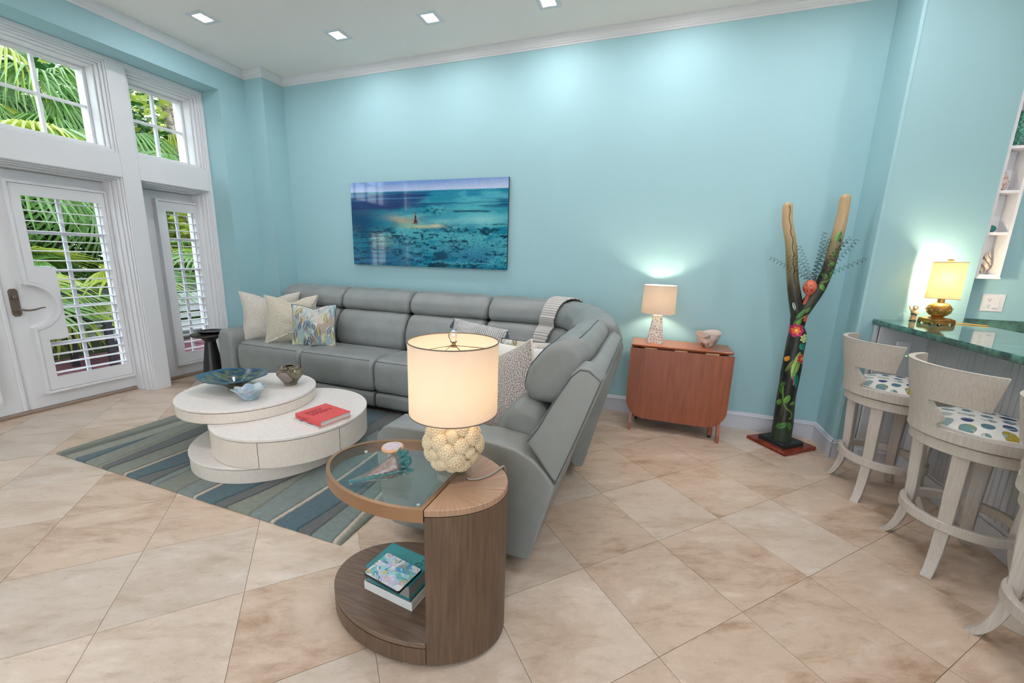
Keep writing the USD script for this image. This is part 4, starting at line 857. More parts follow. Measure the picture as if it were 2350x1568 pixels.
# ---------------------------------------------------------------- glass conch and mushroom stand on the glass
ZG = ZT-.003
a0, a1 = np.array([-.942, 1.012, ZG+.008]), np.array([-.806, 1.135, ZG+.050])
ax_ = a1-a0; Ls = np.linalg.norm(ax_); ax_ /= Ls
def axis_frame(p0, d):
    u = np.cross(d, [0, 0, 1]); u /= np.linalg.norm(u); return u, np.cross(u, d)
us, ws_ = axis_frame(a0, ax_)
def horn(rad, n=40, m=70, rib=.0):
    s = np.linspace(0, 1, m); th = np.arange(n)*2*PI/n; r = np.interp(s, rad[0], rad[1])[:, None]*(1+rib*np.sin(th*1+s[:, None]*38))
    bend = (.010*np.sin(s*PI)*-1)[:, None, None]
    v = a0+ax_*(s*Ls)[:, None, None]+r[..., None]*(np.cos(th)[:, None]*us+np.sin(th)[:, None]*ws_)+bend*ws_
    w = np.vstack([v.reshape(-1, 3), a0, a1]); N = n*m; j = np.arange(n); j2 = (j+1) % n
    F = np.vstack([gridfaces(m, n, True), np.stack([np.full(n, N), j, j2], 1), np.stack([np.full(n, N+1), (m-1)*n+j2, (m-1)*n+j], 1)]); q = tm(w, F); trimesh.repair.fix_normals(q); return q
sh_ = thing('glass_shell', 'clear and turquoise art glass conch shell lying on the glass top', 'ornament', (-.87, 1.08, ZG))
GLSHELL = material('frosted_shell_glass', {'p': ('principled_bsdf', {'base_color': lin(226, 222, 224), 'roughness': .08, 'ior': 1.45, 'transmission_weight': .92, 'coat_weight': .3})}, [])
obj('spire', horn(([0, .1, .35, .7, .92, 1], [.005, .008, .018, .034, .043, .036]), rib=.03), GLSHELL, sh_, 40)
obj('pink_core', horn(([0, .3, .45, .8, .9, 1], [.0005, .001, .010, .026, .026, .004])), look('pink_glass_core', lin(206, 170, 152), .3, color2=lin(232, 214, 206), scale=40), sh_, 40)
TQ = material('turquoise_art_glass', {'p': ('principled_bsdf', {'base_color': lin(120, 206, 214), 'roughness': .05, 'ior': 1.45, 'transmission_weight': .85, 'coat_weight': .3})}, [])
for k in range(10):
    a = k*2*PI/10; d = math.cos(a)*us+math.sin(a)*ws_; b = a1-ax_*.012+d*.026; tip = b+d*(.018+.008*(k % 2))+ax_*(.020+.012*(k % 3)); tip[2] = max(tip[2], ZG+.002); b[2] = max(b[2], ZG+.012)
    mid_ = (b+tip)/2+ax_*.004; obj('crown_spike', tube([b, mid_, tip], [.011, .008, .002], 10), TQ, sh_, 50)
obj('crown_ruffle', ball(a1+ax_*.008, .026, 3, (1, 1, .9)), TQ, sh_, True)
rl = [a0+ax_*(Ls*s)-ws_*np.interp(s, [0, .1, .35, .7, .92, 1], [.005, .008, .018, .034, .040, .034])*.25+(-us if us[1] > 0 else us)*np.interp(s, [0, .1, .35, .7, .92, 1], [.005, .008, .018, .034, .043, .036])*.98+np.array([0, 0, .0025*math.sin(s*60)]) for s in np.linspace(0, .95, 60)]
rl = [np.array([p[0], p[1], max(p[2], ZG+.006)]) for p in rl]; obj('lip_thread', tube(rl, .0055, 8), TQ, sh_, True)
mu = thing('trinket_stand', 'small mushroom shaped stand with a pale disc top behind the glass shell', 'stand', (-.868, 1.165, ZG))
obj('stem', place(lathe([(0, 0), (.030, 0), (.031, .004), (.024, .012), (.019, .03), (.018, .072), (0, .072)], 40), (-.868, 1.165, ZG)), look('stand_stem', lin(196, 188, 178), .4), mu, 40)
obj('cap', place(lathe([(0, .068), (.030, .070), (.038, .074), (.041, .080), (.039, .086), (.034, .087), (0, .087)], 56), (-.868, 1.165, ZG)), look('stand_rim', lin(214, 170, 126), .4), mu, 40)
obj('disc_inlay', place(lathe([(0, .085), (.0335, .0855), (.034, .0882), (0, .0885)], 56), (-.868, 1.165, ZG)), look('stand_inlay', lin(208, 198, 206), .3, color2=lin(188, 178, 190), scale=60), mu, 40)

# ---------------------------------------------------------------- main lamp: urchin covered base, acrylic foot, linen drum shade
LX, LY = -.632, 1.205
lp = thing('table_lamp', 'large lit table lamp with sea urchin base and linen drum shade on the side table', 'lamp', (LX, LY, ZT))
obj('foot', place(lathe([(0, 0), (.066, 0), (.068, .003), (.068, .026), (.062, .030), (0, .030)], 64), (LX, LY, ZT)), CLEAR, lp, 40, label='clear acrylic foot')
RB, CZ = .090, ZT+.130
URCH = look('urchin_shells', None, .7, vcol=True)
obj('core', place(ball((0, 0, 0), 1, 3, (RB, RB, .094)), (LX, LY, CZ)), URCHIN, lp, True)
def urchin(r, seed, knobs=70):
    m = trimesh.creation.icosphere(4, 1.0); v = np.array(m.vertices)
    th = np.arctan2(v[:, 1], v[:, 0]); el_ = v[:, 2]; base = v*np.array([1, 1, .74]); d = np.zeros(len(v))
    for ring_, cnt in ((.96, 5), (.82, 11), (.60, 16), (.34, 19), (.06, 20)):
        for k in range(cnt):
            a = 2*PI*k/cnt+ring_*3; c_ = np.array([math.sqrt(1-ring_**2)*math.cos(a), math.sqrt(1-ring_**2)*math.sin(a), ring_]); dd = np.linalg.norm(v-c_, axis=1); d = np.maximum(d, np.clip(1-(dd/.115)**2, 0, 1)**.6)
    m.vertices = base*(1+.085*d[:, None])*r; return m, mixc(np.array(lin(212, 188, 150))[None], np.array(lin(240, 228, 204))[None], sstep(.15, .7, d))
fib = [(1-2*(k+.5)/48, k*2.399963) for k in range(48)]
for k, (h_, a) in enumerate(fib):
    if not -.93 < h_ < .93: continue
    r = [.027, .033, .022, .030, .021, .031][k % 6]; d = np.array([math.sqrt(1-h_*h_)*math.cos(a), math.sqrt(1-h_*h_)*math.sin(a), h_])
    m, uc = urchin(r, k); z_ = d; x_ = np.cross([0.3, .2, 1], z_); x_ /= np.linalg.norm(x_); y_ = np.cross(z_, x_); X = np.eye(4); X[:3, 0], X[:3, 1], X[:3, 2] = x_, y_, z_
    X[:3, 3] = np.array([LX, LY, CZ])+d*np.array([RB, RB, .094])*1.0; m.apply_transform(X)
    if m.bounds[0][2] > ZT+.024: obj('urchin', m, URCH, lp, True, col=uc)
SR, SB, STOP = .156, .865, 1.119
def drum(r0, r1, z0, z1, t=.0016, n=96):
    return lathe([(r0, z0), (r1, z1), (r1-t, z1), (r0-t, z0), (r0, z0)], n)
obj('neck', place(lathe([(0, 0), (.016, 0), (.016, .05), (.011, .055), (.011, .09), (0, .09)], 24), (LX, LY, CZ+.088)), BRASS, lp, 40)
sd = obj('lamp_shade', place(drum(SR, SR, SB, STOP), (LX, LY, 0)), SHADE_MAIN, lp, 40)
for z in (SB, STOP): obj('shade_trim', tube([(LX+(SR-.0008)*math.cos(t), LY+(SR-.0008)*math.sin(t), z) for t in np.linspace(0, 2*PI, 96, endpoint=False)], .0022, 6, True), SHADE_TRIM, sd, True)
zs_ = STOP-.016; sp = []
for a in (.08, .08+2*PI/3, .08+4*PI/3): sp.append(tube([(LX, LY, zs_), (LX+.143*math.cos(a), LY+.143*math.sin(a), zs_), (LX+(SR-.003)*math.cos(a), LY+(SR-.003)*math.sin(a), STOP-.004)], .0018, 6))
obj('spider', cat_(sp), BRASS, sd, True)
obj('harp', [tube([(LX+s*.02, LY, 1.00), (LX+s*.045, LY, 1.03), (LX+s*.045, LY, 1.07), (LX+s*.012, LY, 1.098), (LX, LY, 1.10)], .002, 6) for s in (-1, 1)], BRASS, lp, True)
obj('finial', [place(lathe([(0, 0), (.012, 0), (.013, .004), (.007, .008), (.007, .014), (.012, .018), (.012, .020), (0, .020)], 24), (LX, LY, 1.098))], BRASS, lp, 40)
obj('finial_block', place(lathe([(0, 0), (.012, 0), (.0145, .003), (.0135, .030), (.016, .034), (.016, .040), (0, .041)], 8), (LX, LY, 1.119)), CLEAR, lp, None, label='clear acrylic finial')
BULB = material('bulb_glass', {'e': ('emission', {'color': (1.0, .82, .58), 'strength': 27.0})}, [], surface='e.emission')
obj('bulb', place(lathe([(0, 0), (.013, .0), (.014, .02), (.028, .05), (.030, .066), (.024, .084), (0, .094)], 24), (LX, LY, .93)), BULB, lp, True)
cord = CubicSpline(np.arange(6), np.array([(LX+.064, LY-.015, ZT+.005), (LX+.095, LY-.01, ZT+.005), (LX+.130, LY+.035, ZT+.005), (LX+.150, LY+.098, ZT+.007), (LX+.158, LY+.124, ZT-.03), (LX+.160, LY+.128, ZT-.30)]))(np.linspace(0, 5, 50))
obj('cord', tube(cord, .0035, 8), look('grey_cord', lin(160, 152, 144), .5), lp, True)
# ================================================================== DROP-LEAF TABLE by the wall
DX0, DX1, DY0, DY1, DZ = -.125, .643, 3.40, 3.73, .742
dt = thing('drop_leaf_table', 'reddish cherry gateleg drop-leaf table against the teal wall', 'table', (.26, 3.565, 0))
obj('top', loft([(z, sg.box(DX0, DY0, DX1, DY1).buffer(-.012).buffer(.012).buffer(-i)) for z, i in [(DZ-.021, .010), (DZ-.014, .003), (DZ-.004, 0), (DZ, .004)]], 120), CHERRY_TOP, dt, 35)
lf = sg.Polygon([(DX0, .13), (DX0, .712), (DX1, .712), (DX1, .13)]); lf = sg.box(DX0-.004, .105, DX1+.004, .712); rl_ = lf.buffer(-.16).buffer(.16, quad_segs=16).union(sg.box(DX0-.004, .4, DX1+.004, .712))
bnd = np.linspace(DX0-.004, DX1+.004, 9)
for k in range(8):                       # edge-glued boards of the hanging leaf
    pc = rl_.intersection(sg.box(bnd[k], 0, bnd[k+1], 1))
    obj('leaf_board', plate(pc, 'y', 3.398+.0006*(k % 2), 3.416), CHERRY, dt, None)
rb_ = obj('rear_leaf', plate(rl_, 'y', 3.714, 3.730), CHERRY, dt, None)
for x in (.03, .26, .49): obj('hinge', cbox(x-.048, 3.402, .712, x+.048, 3.412, .7205, .001), look('hinge_%d' % int(x*100), lin(196, 160, 126), .4), dt, None)
obj('apron', [cbox(DX0+.06, 3.44, .60, DX1-.06, 3.46, .72), cbox(DX0+.06, 3.68, .60, DX1-.06, 3.70, .72), cbox(DX0+.06, 3.44, .60, DX0+.08, 3.70, .72), cbox(DX1-.08, 3.44, .60, DX1-.06, 3.70, .72)], CHERRY, dt, None)
for x in (DX0+.03, DX1-.055):             # shaped trestle ends
    p = sg.Polygon([(3.375, 0), (3.392, 0), (3.42, .10), (3.46, .17), (3.51, .2), (3.51, .70), (3.62, .70), (3.62, .2), (3.665, .17), (3.70, .10), (3.722, 0), (3.738, 0), (3.738, .03), (3.715, .12), (3.69, .22), (3.68, .70), (3.45, .70), (3.44, .22), (3.408, .12), (3.375, .03)]) if False else \
        sg.Polygon([(3.365, 0), (3.395, 0), (3.43, .12), (3.50, .19), (3.63, .19), (3.70, .12), (3.722, 0), (3.745, 0), (3.745, .04), (3.70, .24), (3.67, .72), (3.46, .72), (3.43, .24), (3.372, .06)])
    obj('trestle_leg', plate(p, 'x', x, x+.024), CHERRY, dt, None)
for x, y in [(DX0+.085, 3.655), (DX1-.09, 3.47)]:
    obj('gate_leg', cbox(x-.016, y-.016, .02, x+.016, y+.016, .71, .003), CHERRY, dt, None); obj('glide', place(lathe([(0, 0), (.012, 0), (.012, .021), (0, .021)], 16), (x, y, 0)), BLACKM, dt, 40)
obj('stretcher', cbox(DX0+.05, 3.55, .19, DX1-.05, 3.58, .24), CHERRY, dt, None)

# small lamp on it
QX, QY = .058, 3.585
l2 = thing('table_lamp', 'small lit lamp with honeycomb mosaic pyramid base and oatmeal shade', 'lamp', (QX, QY, DZ))
HONEY = material('honeycomb_mosaic', {'co': ('texture_coordinate', {}), 'mp': ('mapping', {'scale': (1, 1, 1)}), 'v': ('voronoi_texture', {'feature': 'distance_to_edge', 'scale': 46.0, 'randomness': .7}), 'v2': ('voronoi_texture', {'scale': 46.0, 'randomness': .7}),
    'r': ('rgb_ramp', {'ramp': [(0, lin(240, 234, 226)), (.10, lin(236, 230, 222)), (.16, lin(196, 180, 164)), (.5, lin(176, 158, 142))]}), 'bp': ('bump', {'strength': .5, 'distance': .01, 'invert': True}), 'p': ('principled_bsdf', {'roughness': .4})},
    [('co.object', 'mp.vector'), ('mp.vector', 'v.vector'), ('mp.vector', 'v2.vector'), ('v.distance', 'r.fac'), ('r.color', 'p.base_color'), ('v.distance', 'bp.height'), ('bp.normal', 'p.normal')])
def frustum(cx, cy, z0, z1, w0, w1, rz=0, c=.003):
    P = []
    for z, w in ((z0, w0), (z1, w1)):
        for sx in (-1, 1):
            for sy in (-1, 1): P += [(sx*w/2, sy*(w/2-c), z), (sx*(w/2-c), sy*w/2, z)]
    m = trimesh.convex.convex_hull(np.array(P)); return place(m, (cx, cy, 0), rz)
obj('base', frustum(QX, QY, DZ, DZ+.235, .128, .072), HONEY, l2, None)
obj('stem', place(lathe([(0, 0), (.010, 0), (.010, .05), (.014, .052), (.014, .09), (0, .09)], 20), (QX, QY, DZ+.235)), NICKEL, l2, 40)
s2 = obj('lamp_shade', place(drum(.137, .130, DZ+.252, DZ+.484), (QX, QY, 0)), SHADE_OAT, l2, 40)
for z, r in ((DZ+.252, .1365), (DZ+.484, .1295)): obj('shade_trim', tube([(QX+r*math.cos(t), QY+r*math.sin(t), z) for t in np.linspace(0, 2*PI, 72, endpoint=False)], .0016, 6, True), PIPCREAM, s2, True)
BULB2 = material('bulb_glass_bright', {'e': ('emission', {'color': (1.0, .87, .66), 'strength': 230.0})}, [], surface='e.emission')
obj('bulb', place(lathe([(0, 0), (.012, .0), (.013, .02), (.026, .045), (.028, .06), (.022, .078), (0, .086)], 20), (QX, QY, DZ+.325)), BULB2, l2, True)
# shell veneer bowl
pr_ = np.array([(0, 0), (.030, 0), (.036, .004), (.060, .030), (.082, .068), (.094, .110), (.097, .122), (.093, .122), (.078, .070), (.056, .034), (.030, .012), (0, .010)])
q_ = CubicSpline(np.arange(len(pr_)), pr_)(np.linspace(0, len(pr_)-1, 60)); q_[:, 0] = np.clip(q_[:, 0], 0, None)
n = 140; th = np.arange(n)*2*PI/n; v = np.stack([q_[:, 0:1]*np.cos(th), q_[:, 0:1]*np.sin(th)*.8, q_[:, 1:2]+.026*(q_[:, 0:1]/.097)**3*(np.sin(th+.9)**2-.5)], -1).reshape(-1, 3)
m = tm(v, gridfaces(len(q_), n, True)); m.merge_vertices(); m.update_faces(m.nondegenerate_faces()); trimesh.repair.fix_normals(m); v = np.array(m.vertices)
g_ = np.floor(np.stack([np.arctan2(v[:, 1], v[:, 0])*3.2+.8*fbm(v*30, 2, 1), v[:, 2]*26+fbm(v*20, 2, 2)*1.6], -1)); hsh = np.modf(np.abs(np.sin(g_@np.array([12.9, 78.2]))*43758.5))[0]
pal = np.array([lin(226, 214, 202), lin(198, 182, 166), lin(160, 140, 124), lin(120, 100, 86), lin(214, 204, 196), lin(188, 178, 176)]); c = pal[(hsh*6).astype(int) % 6]*(0.85+.3*fbm(v*50, 3, 3))[:, None]
zin = np.interp(np.hypot(v[:, 0], v[:, 1]/.8), [0, .03, .056, .078, .094], [.010, .012, .034, .07, .118]); c = np.where((v[:, 2] > zin-.006)[:, None], np.array(lin(222, 206, 194)), c)
obj('shell_bowl', place(m, (.462, 3.565, DZ), rz=.25), VCGLOSS, None, True, col=c, label='shell veneer bowl on the right end of the drop-leaf table', cat='bowl')

# ================================================================== FRAMED SEA PICTURE (flat print on a deep panel)
PX0, PX1, PZ0, PZ1, PY = -3.235, -1.385, 1.298, 2.170, 3.755
pc = thing('wall_picture', 'wide glossy picture of a turquoise reef and lighthouse above the sofa', 'picture', ((PX0+PX1)/2, PY, PZ0))
obj('panel', cbox(PX0, PY+.001, PZ0, PX1, PY+.026, PZ1, .001), BLACKEDGE, pc, None)
obj('hanger', box(PX0+.2, PY+.026, PZ0+.2, PX1-.2, YB, PZ1-.2), BLACKEDGE, pc, None)
nu, nv = 900, 430; U, V_ = np.meshgrid(np.linspace(0, 1, nu), np.linspace(0, 1, nv), indexing='ij'); u, v = U.ravel(), V_.ravel()   # v up
w = 1-v; per = 1/np.clip(w-.10, .03, 1)                                                  # foreshortening towards the horizon
px, py = (u-.5)*per*1.1, per
NAVY, DEEP, TURQ_, AQUA, PALEA, SAND, REEF = [np.array(lin(*c)) for c in [(2, 40, 104), (8, 84, 150), (14, 126, 152), (78, 172, 184), (144, 204, 204), (206, 190, 150), (2, 50, 76)]]
n1 = fbm(np.stack([u*5, w*9, u*0], -1), 4, 1); n2 = fbm(np.stack([u*16, w*30, u*0+4], -1), 4, 2); n3 = fbm(np.stack([u*60, w*60, u*0+7], -1), 3, 3); ns = fbm(np.stack([u*3, w*60, u*0+9], -1), 4, 4)
c = np.tile(TURQ_, (len(u), 1)); c = mixc(c, AQUA, sstep(.42, .62, n1+.25*(u-.5)))
c = mixc(c, AQUA, .7*np.exp(-((u-.78)/.25)**2-((w-.36)/.13)**2)); c = mixc(c, PALEA, .75*np.exp(-((u-.86)/.10)**2-((w-.45)/.05)**2)); c = mixc(c, PALEA, .5*np.exp(-((u-.62)/.12)**2-((w-.47)/.035)**2))
c = mixc(c, DEEP, .55*sstep(.62, 1, w)*sstep(.45, .6, n1)); c = mixc(c, REEF, .75*sstep(.53, .60, n2)*sstep(.50, .60, w+.1*n1)*sstep(.30, .6, n3)); c = mixc(c, REEF, .85*sstep(.60, .66, n3)*sstep(.45, .60, w)*sstep(.40, .55, n2))
navy = sstep(0, .12, (.40+.10*(n1-.5)*2-.26*sstep(.25, .75, u))-w)*sstep(.10, .16, w); c = mixc(c, NAVY, navy*(.75+.3*n1))
left = sstep(.0, .22, .30-u+.1*(n1-.5))*sstep(.2, .4, w)*sstep(.75, .5, w); c = mixc(c, np.array(lin(12, 60, 104)), left*.85)
c = mixc(c, np.array(lin(70, 140, 186)), .55*sstep(.52, .64, ns)*sstep(.30, .18, w)); c = mixc(c, NAVY, .7*sstep(.50, .60, ns)*sstep(.20, .24, w)*sstep(.36, .28, w))
c = mixc(c, REEF, .8*(1-sstep(.006, .016, np.abs(w-.355-.02*(u-.75)-.02*(n2-.5))))*sstep(.66, .70, u)*sstep(.92, .88, u)); c = mixc(c, REEF, .8*sstep(.52, .58, n3)*np.exp(-((u-.56)/.09)**2-((w-.34)/.05)**2)); c = mixc(c, REEF, .8*sstep(.50, .56, n2)*np.exp(-((u-.93)/.1)**2-((w-.58)/.08)**2))
for a, b, ra, rbb in [(.60, .86, .04, .05), (.60, .97, .05, .03), (.54, .985, .02, .03), (.75, .69, .018, .014)]: c = mixc(c, REEF*.7, .9*sstep(1.25, .8, np.hypot((u-a)/ra, (w-b)/rbb)+.6*(n3-.5)*2))
ribs = sstep(.35, .7, np.sin(w*95+u*6+3*n1))*np.exp(-((u-.15)/.13)**2)*sstep(.50, .60, w); c = mixc(c, REEF*.7, .75*ribs); c = mixc(c, np.array(lin(150, 160, 100)), .5*np.exp(-((u-.22)/.06)**2-((w-.72)/.10)**2)*(1-ribs))
spit = np.exp(-((u-.36)/.10)**2-((w-.44-.02*np.sin(u*20))/.045)**2); c = mixc(c, np.array(lin(172, 150, 110)), .8*spit); c = mixc(c, SAND, .85*np.exp(-((u-.50)/.10)**2-((w-.525+.25*(u-.5)**2*0)/.018)**2)); c = mixc(c, np.array(lin(222, 204, 164)), .9*np.exp(-((u-.575)/.03)**2-((w-.515)/.016)**2))
c = mixc(c, np.array(lin(150, 190, 150)), .5*np.exp(-((u-.42)/.12)**2-((w-.52)/.03)**2))
sky = mixc(np.array(lin(112, 148, 204))[None], np.array(lin(186, 200, 226))[None], sstep(0, .115, w)*.8+.4*(u-.5)); sm = sstep(.118, .112, w); c = mixc(c, sky, sm)
for z0_, z1_, hw, q in [(.475, .495, .013, lin(120, 88, 70)), (.452, .478, .010, lin(70, 44, 44)), (.395, .455, .0055, lin(64, 42, 42)), (.372, .398, .0042, lin(140, 100, 80)), (.36, .374, .002, lin(60, 40, 40))]:
    c = mixc(c, np.array(q), ((w > z0_) & (w < z1_) & (np.abs(u-.442) < hw*(1-.0)))*1.0)
c = c*(0.86+.28*fbm(np.stack([u*150, w*90, u*0+2], -1), 3, 31))[:, None]; c = mixc(c, np.array(lin(8, 88, 128)), .55*sstep(.55, 1.0, w)*sstep(.35, .6, fbm(np.stack([u*4, w*5, u*0+8], -1), 3, 33))*(1-sm))
c = mixc(c, np.array(lin(4, 54, 80)), .55*sstep(.58, .66, fbm(np.stack([u*170, w*130, u*0+4], -1), 3, 41))*sstep(.48, .62, w)*(1-sm))
art = tm(np.stack([PX0+u*(PX1-PX0), np.full_like(u, PY), PZ0+v*(PZ1-PZ0)], -1), gridfaces(nu, nv, flip=False))
obj('print', art, ART, pc, True, col=c, label='aerial sea print with sandbank and small lighthouse')

# ================================================================== BLACK PEDESTAL TABLE by the sofa arm
TX, TY, TZ = -4.315, 2.80, .555
bt = thing('pedestal_table', 'small black turned pedestal table between the sofa arm and the sidelight', 'table', (TX, TY, 0))
obj('pedestal', place(lathe(CubicSpline(np.arange(11), np.array([(.0, 0), (.115, 0), (.118, .012), (.105, .05), (.092, .14), (.075, .28), (.058, .40), (.052, .45), (.058, .49), (.10, .525), (0, .53)]))(np.linspace(0, 10, 70)).clip(0), 48), (TX, TY, 0)), DARKWOOD, bt, 50)
obj('top', place(disc(.165, TZ-.02, TZ, .006, 64), (TX, TY, 0)), DARKWOOD, bt, 40)
obj('tray_dish', place(lathe([(0, 0), (.085, 0), (.105, .006), (.135, .026), (.137, .029), (.133, .029), (.10, .011), (0, .006)], 64, 1, .8), (TX+.012, TY+.02, TZ), rz=.6), look('black_dish', lin(24, 24, 26), .18), None, 40, label='flat black oval dish on the small pedestal table', cat='dish')

# ================================================================== CARVED TREE SCULPTURE
SY = 3.515
ts = thing('tree_sculpture', 'painted forked tree trunk sculpture with a red head and wire hair', 'sculpture', (1.09, 3.54, 0))
base1 = sg.Polygon([(.851, 3.579), (1.056, 3.315), (1.331, 3.549), (1.12, 3.775)]); obj('lower_plinth', loft([(z, base1.buffer(-i)) for z, i in [(0, .004), (.003, 0), (.022, 0), (.028, .005)]], 60), REDWOOD, ts, 30)
base2 = sg.Polygon([(.93, 3.557), (1.064, 3.385), (1.232, 3.515), (1.10, 3.68)]); obj('upper_plinth', loft([(z, base2.buffer(-i)) for z, i in [(.028, 0), (.058, 0), (.063, .004)]], 60), SLATE, ts, 30)
def limb(P, n=150, m=520, seed=0):
    P = np.array(P, float); cs = CubicSpline(np.arange(len(P)), P); q = cs(np.linspace(0, len(P)-1, m)); t = np.gradient(q[:, :3], axis=0); t /= np.linalg.norm(t, axis=1, keepdims=True)
    u0 = np.array([1.0, 0, 0]); rings = []; de = np.r_[np.cumsum(np.linalg.norm(np.diff(q[::-1, :3], axis=0), axis=1))[::-1], 0.0]; q[:, 3] *= np.where((de < .032) & (q[-1, 2] > 1.5), np.sqrt(np.clip(1-((.032-de)/.032)**2, .004, 1)), 1)
    for k in range(m):
        u_ = u0-t[k]*(u0@t[k]); u_ /= np.linalg.norm(u_); w_ = np.cross(t[k], u_); th = np.arange(n)*2*PI/n; rings.append(q[k, :3]+q[k, 3]*(np.cos(th)[:, None]*u_+np.sin(th)[:, None]*w_))
    R = np.array(rings); cen = q[:, None, :3]; R = cen+(R-cen)*(1+.16*(fbm(np.stack([R[..., 0]*14, R[..., 1]*14, R[..., 2]*5], -1), 3, seed)-.5))[..., None]
    a, b = q[0, :3], q[-1, :3]+t[-1]*q[-1, 3]*.25; v = np.vstack([R.reshape(-1, 3), a, b]); N = m*n; j = np.arange(n); j2 = (j+1) % n
    F = np.vstack([gridfaces(m, n, True), np.stack([np.full(n, N), j, j2], 1), np.stack([np.full(n, N+1), (m-1)*n+j2, (m-1)*n+j], 1)]); mm = tm(v, F); trimesh.repair.fix_normals(mm); return mm
tr = limb([(1.071, SY, .05, .070), (1.071, SY, .12, .068), (1.066, SY, .25, .066), (1.060, SY, .46, .062), (1.060, SY, .63, .063), (1.060, SY, .80, .062), (1.061, SY, .90, .060), (1.050, SY, .955, .047), (1.050, SY, 1.00, .047), (1.050, SY, 1.04, .050), (1.052, SY, 1.075, .040)], m=760, seed=1)
la = limb([(1.050, SY, .98, .036), (1.042, SY, 1.04, .042), (1.026, SY, 1.11, .044), (.985, SY, 1.26, .039), (.955, SY, 1.40, .037), (.935, SY, 1.51, .036), (.910, SY, 1.62, .034), (.880, SY, 1.72, .033), (.866, SY, 1.82, .032), (.863, SY, 1.866, .031)], seed=2)
ra = limb([(1.050, SY, .98, .036), (1.060, SY, 1.05, .043), (1.092, SY, 1.14, .045), (1.135, SY, 1.24, .042), (1.165, SY, 1.34, .038), (1.184, SY, 1.48, .036), (1.198, SY, 1.66, .035), (1.203, SY, 1.80, .033), (1.200, SY, 1.916, .031)], seed=3)
tmesh = cat_([tr, la, ra]); v = np.array(tmesh.vertices)
X_, Z_ = v[:, 0], v[:, 2]
blk_, wd = np.array(lin(28, 30, 28)), np.array(lin(190, 160, 120))
g1 = fbm(v*np.array([30, 30, 6]), 4, 1); c = mixc(blk_[None], np.array(lin(70, 74, 54))[None], sstep(.45, .75, g1)*.7); c = mixc(c, np.array(lin(52, 70, 48))[None], .7*sstep(.30, .10, Z_)); 
fade = sstep(1.28, 1.72, Z_+.12*(g1-.5)+.14*(X_ < 1.05)); c = mixc(c, mixc(np.array(lin(150, 136, 96))[None], wd[None], sstep(1.5, 1.75, Z_))*(0.8+.4*fbm(v*np.array([60, 60, 8]), 3, 6))[:, None], fade)
front = v[:, 1] < SY+.02
def leaf(c, x, z, ang, L, W, q, vein=True):
    du, dv = X_-x, Z_-z; s = (du*math.cos(ang)+dv*math.sin(ang))/L; w_ = (-du*math.sin(ang)+dv*math.cos(ang)); hw = W*np.clip(np.sin(PI*np.clip(s, 0, 1)), 0, 1)**.8
    ins = (s > 0) & (s < 1) & (np.abs(w_) < hw) & front; qq = np.array(q)*(0.75+.5*np.clip(w_/W*.5+.5, 0, 1))[:, None]; c = np.where(ins[:, None], qq, c)
    if vein: c = np.where((ins & (np.abs(w_) < .0016))[:, None], np.array(lin(40, 70, 30)), c)
    return c
def stemline(c, pts, r, q):
    P = np.array(CubicSpline(np.arange(len(pts)), np.array(pts))(np.linspace(0, len(pts)-1, 80))); from scipy.spatial import cKDTree
    d, _ = cKDTree(P).query(np.c_[X_, Z_]); return np.where(((d < r) & front)[:, None], np.array(q), c)
def flower(c, x, z, R, q1, q2, q3):
    d = np.hypot(X_-x, Z_-z); a = np.arctan2(Z_-z, X_-x); rr = R*(1+.14*np.cos(a*7)); c = np.where(((d < rr) & front)[:, None], np.array(q1), c); c = np.where(((np.abs(d-rr*.68) < .0018) & front)[:, None], np.array(q1)*.35, c)
    c = np.where(((d < R*.6*(1+.14*np.cos(a*6+1))) & front)[:, None], np.array(q2), c); c = np.where(((np.abs(np.sin(a*4)) < .10) & (d < R*.95) & (d > R*.25) & front)[:, None], np.array(q1)*.45, c); return np.where(((d < R*.2) & front)[:, None], np.array(q3), c)
G1, G2, G3 = lin(104, 160, 62), lin(70, 128, 60), lin(150, 182, 96)
for x, z, a, L, W, q in [(1.075, .225, 3.9, .085, .022, G2), (1.085, .235, 5.0, .075, .015, G2), (1.040, .375, 1.25, .075, .018, G1), (1.07, .372, .35, .05, .013, G1), (1.005, .345, 1.4, .06, .010, G1), (1.02, .44, 1.9, .05, .008, G2), (1.005, .49, 1.3, .06, .009, G2),
                         (1.055, .575, 1.45, .22, .026, G3), (1.10, .50, 1.75, .13, .018, lin(34, 132, 104)), (1.085, .69, 1.75, .05, .010, G1), (1.105, .69, 1.2, .05, .010, G1), (1.10, .80, 2.0, .06, .02, lin(40, 140, 120)), (1.01, .62, 1.2, .12, .010, lin(120, 130, 60)),
                         (1.015, .955, 1.0, .085, .012, G1), (1.015, .95, 1.4, .09, .008, G2), (1.0, .955, 1.75, .07, .007, G2), (1.02, 1.03, .95, .10, .013, G2), (1.02, 1.045, .6, .06, .010, G2), (1.075, 1.075, 1.1, .06, .011, lin(120, 150, 76)), (1.06, .965, .3, .03, .006, G1), (1.075, .94, 1.6, .03, .006, G1),
                         (1.13, 1.09, 1.2, .09, .014, G2), (1.165, 1.245, 2.1, .06, .014, G1), (1.17, 1.33, 2.2, .055, .012, G1), (1.185, 1.34, 1.15, .075, .018, G2), (1.165, 1.43, .3, .045, .012, G1), (1.175, 1.47, 1.25, .09, .008, G1), (1.185, 1.58, 1.35, .085, .016, lin(96, 150, 80)), (1.01, 1.09, 1.9, .07, .008, lin(190, 214, 214))]: c = leaf(c, x, z, a, L, W, q)
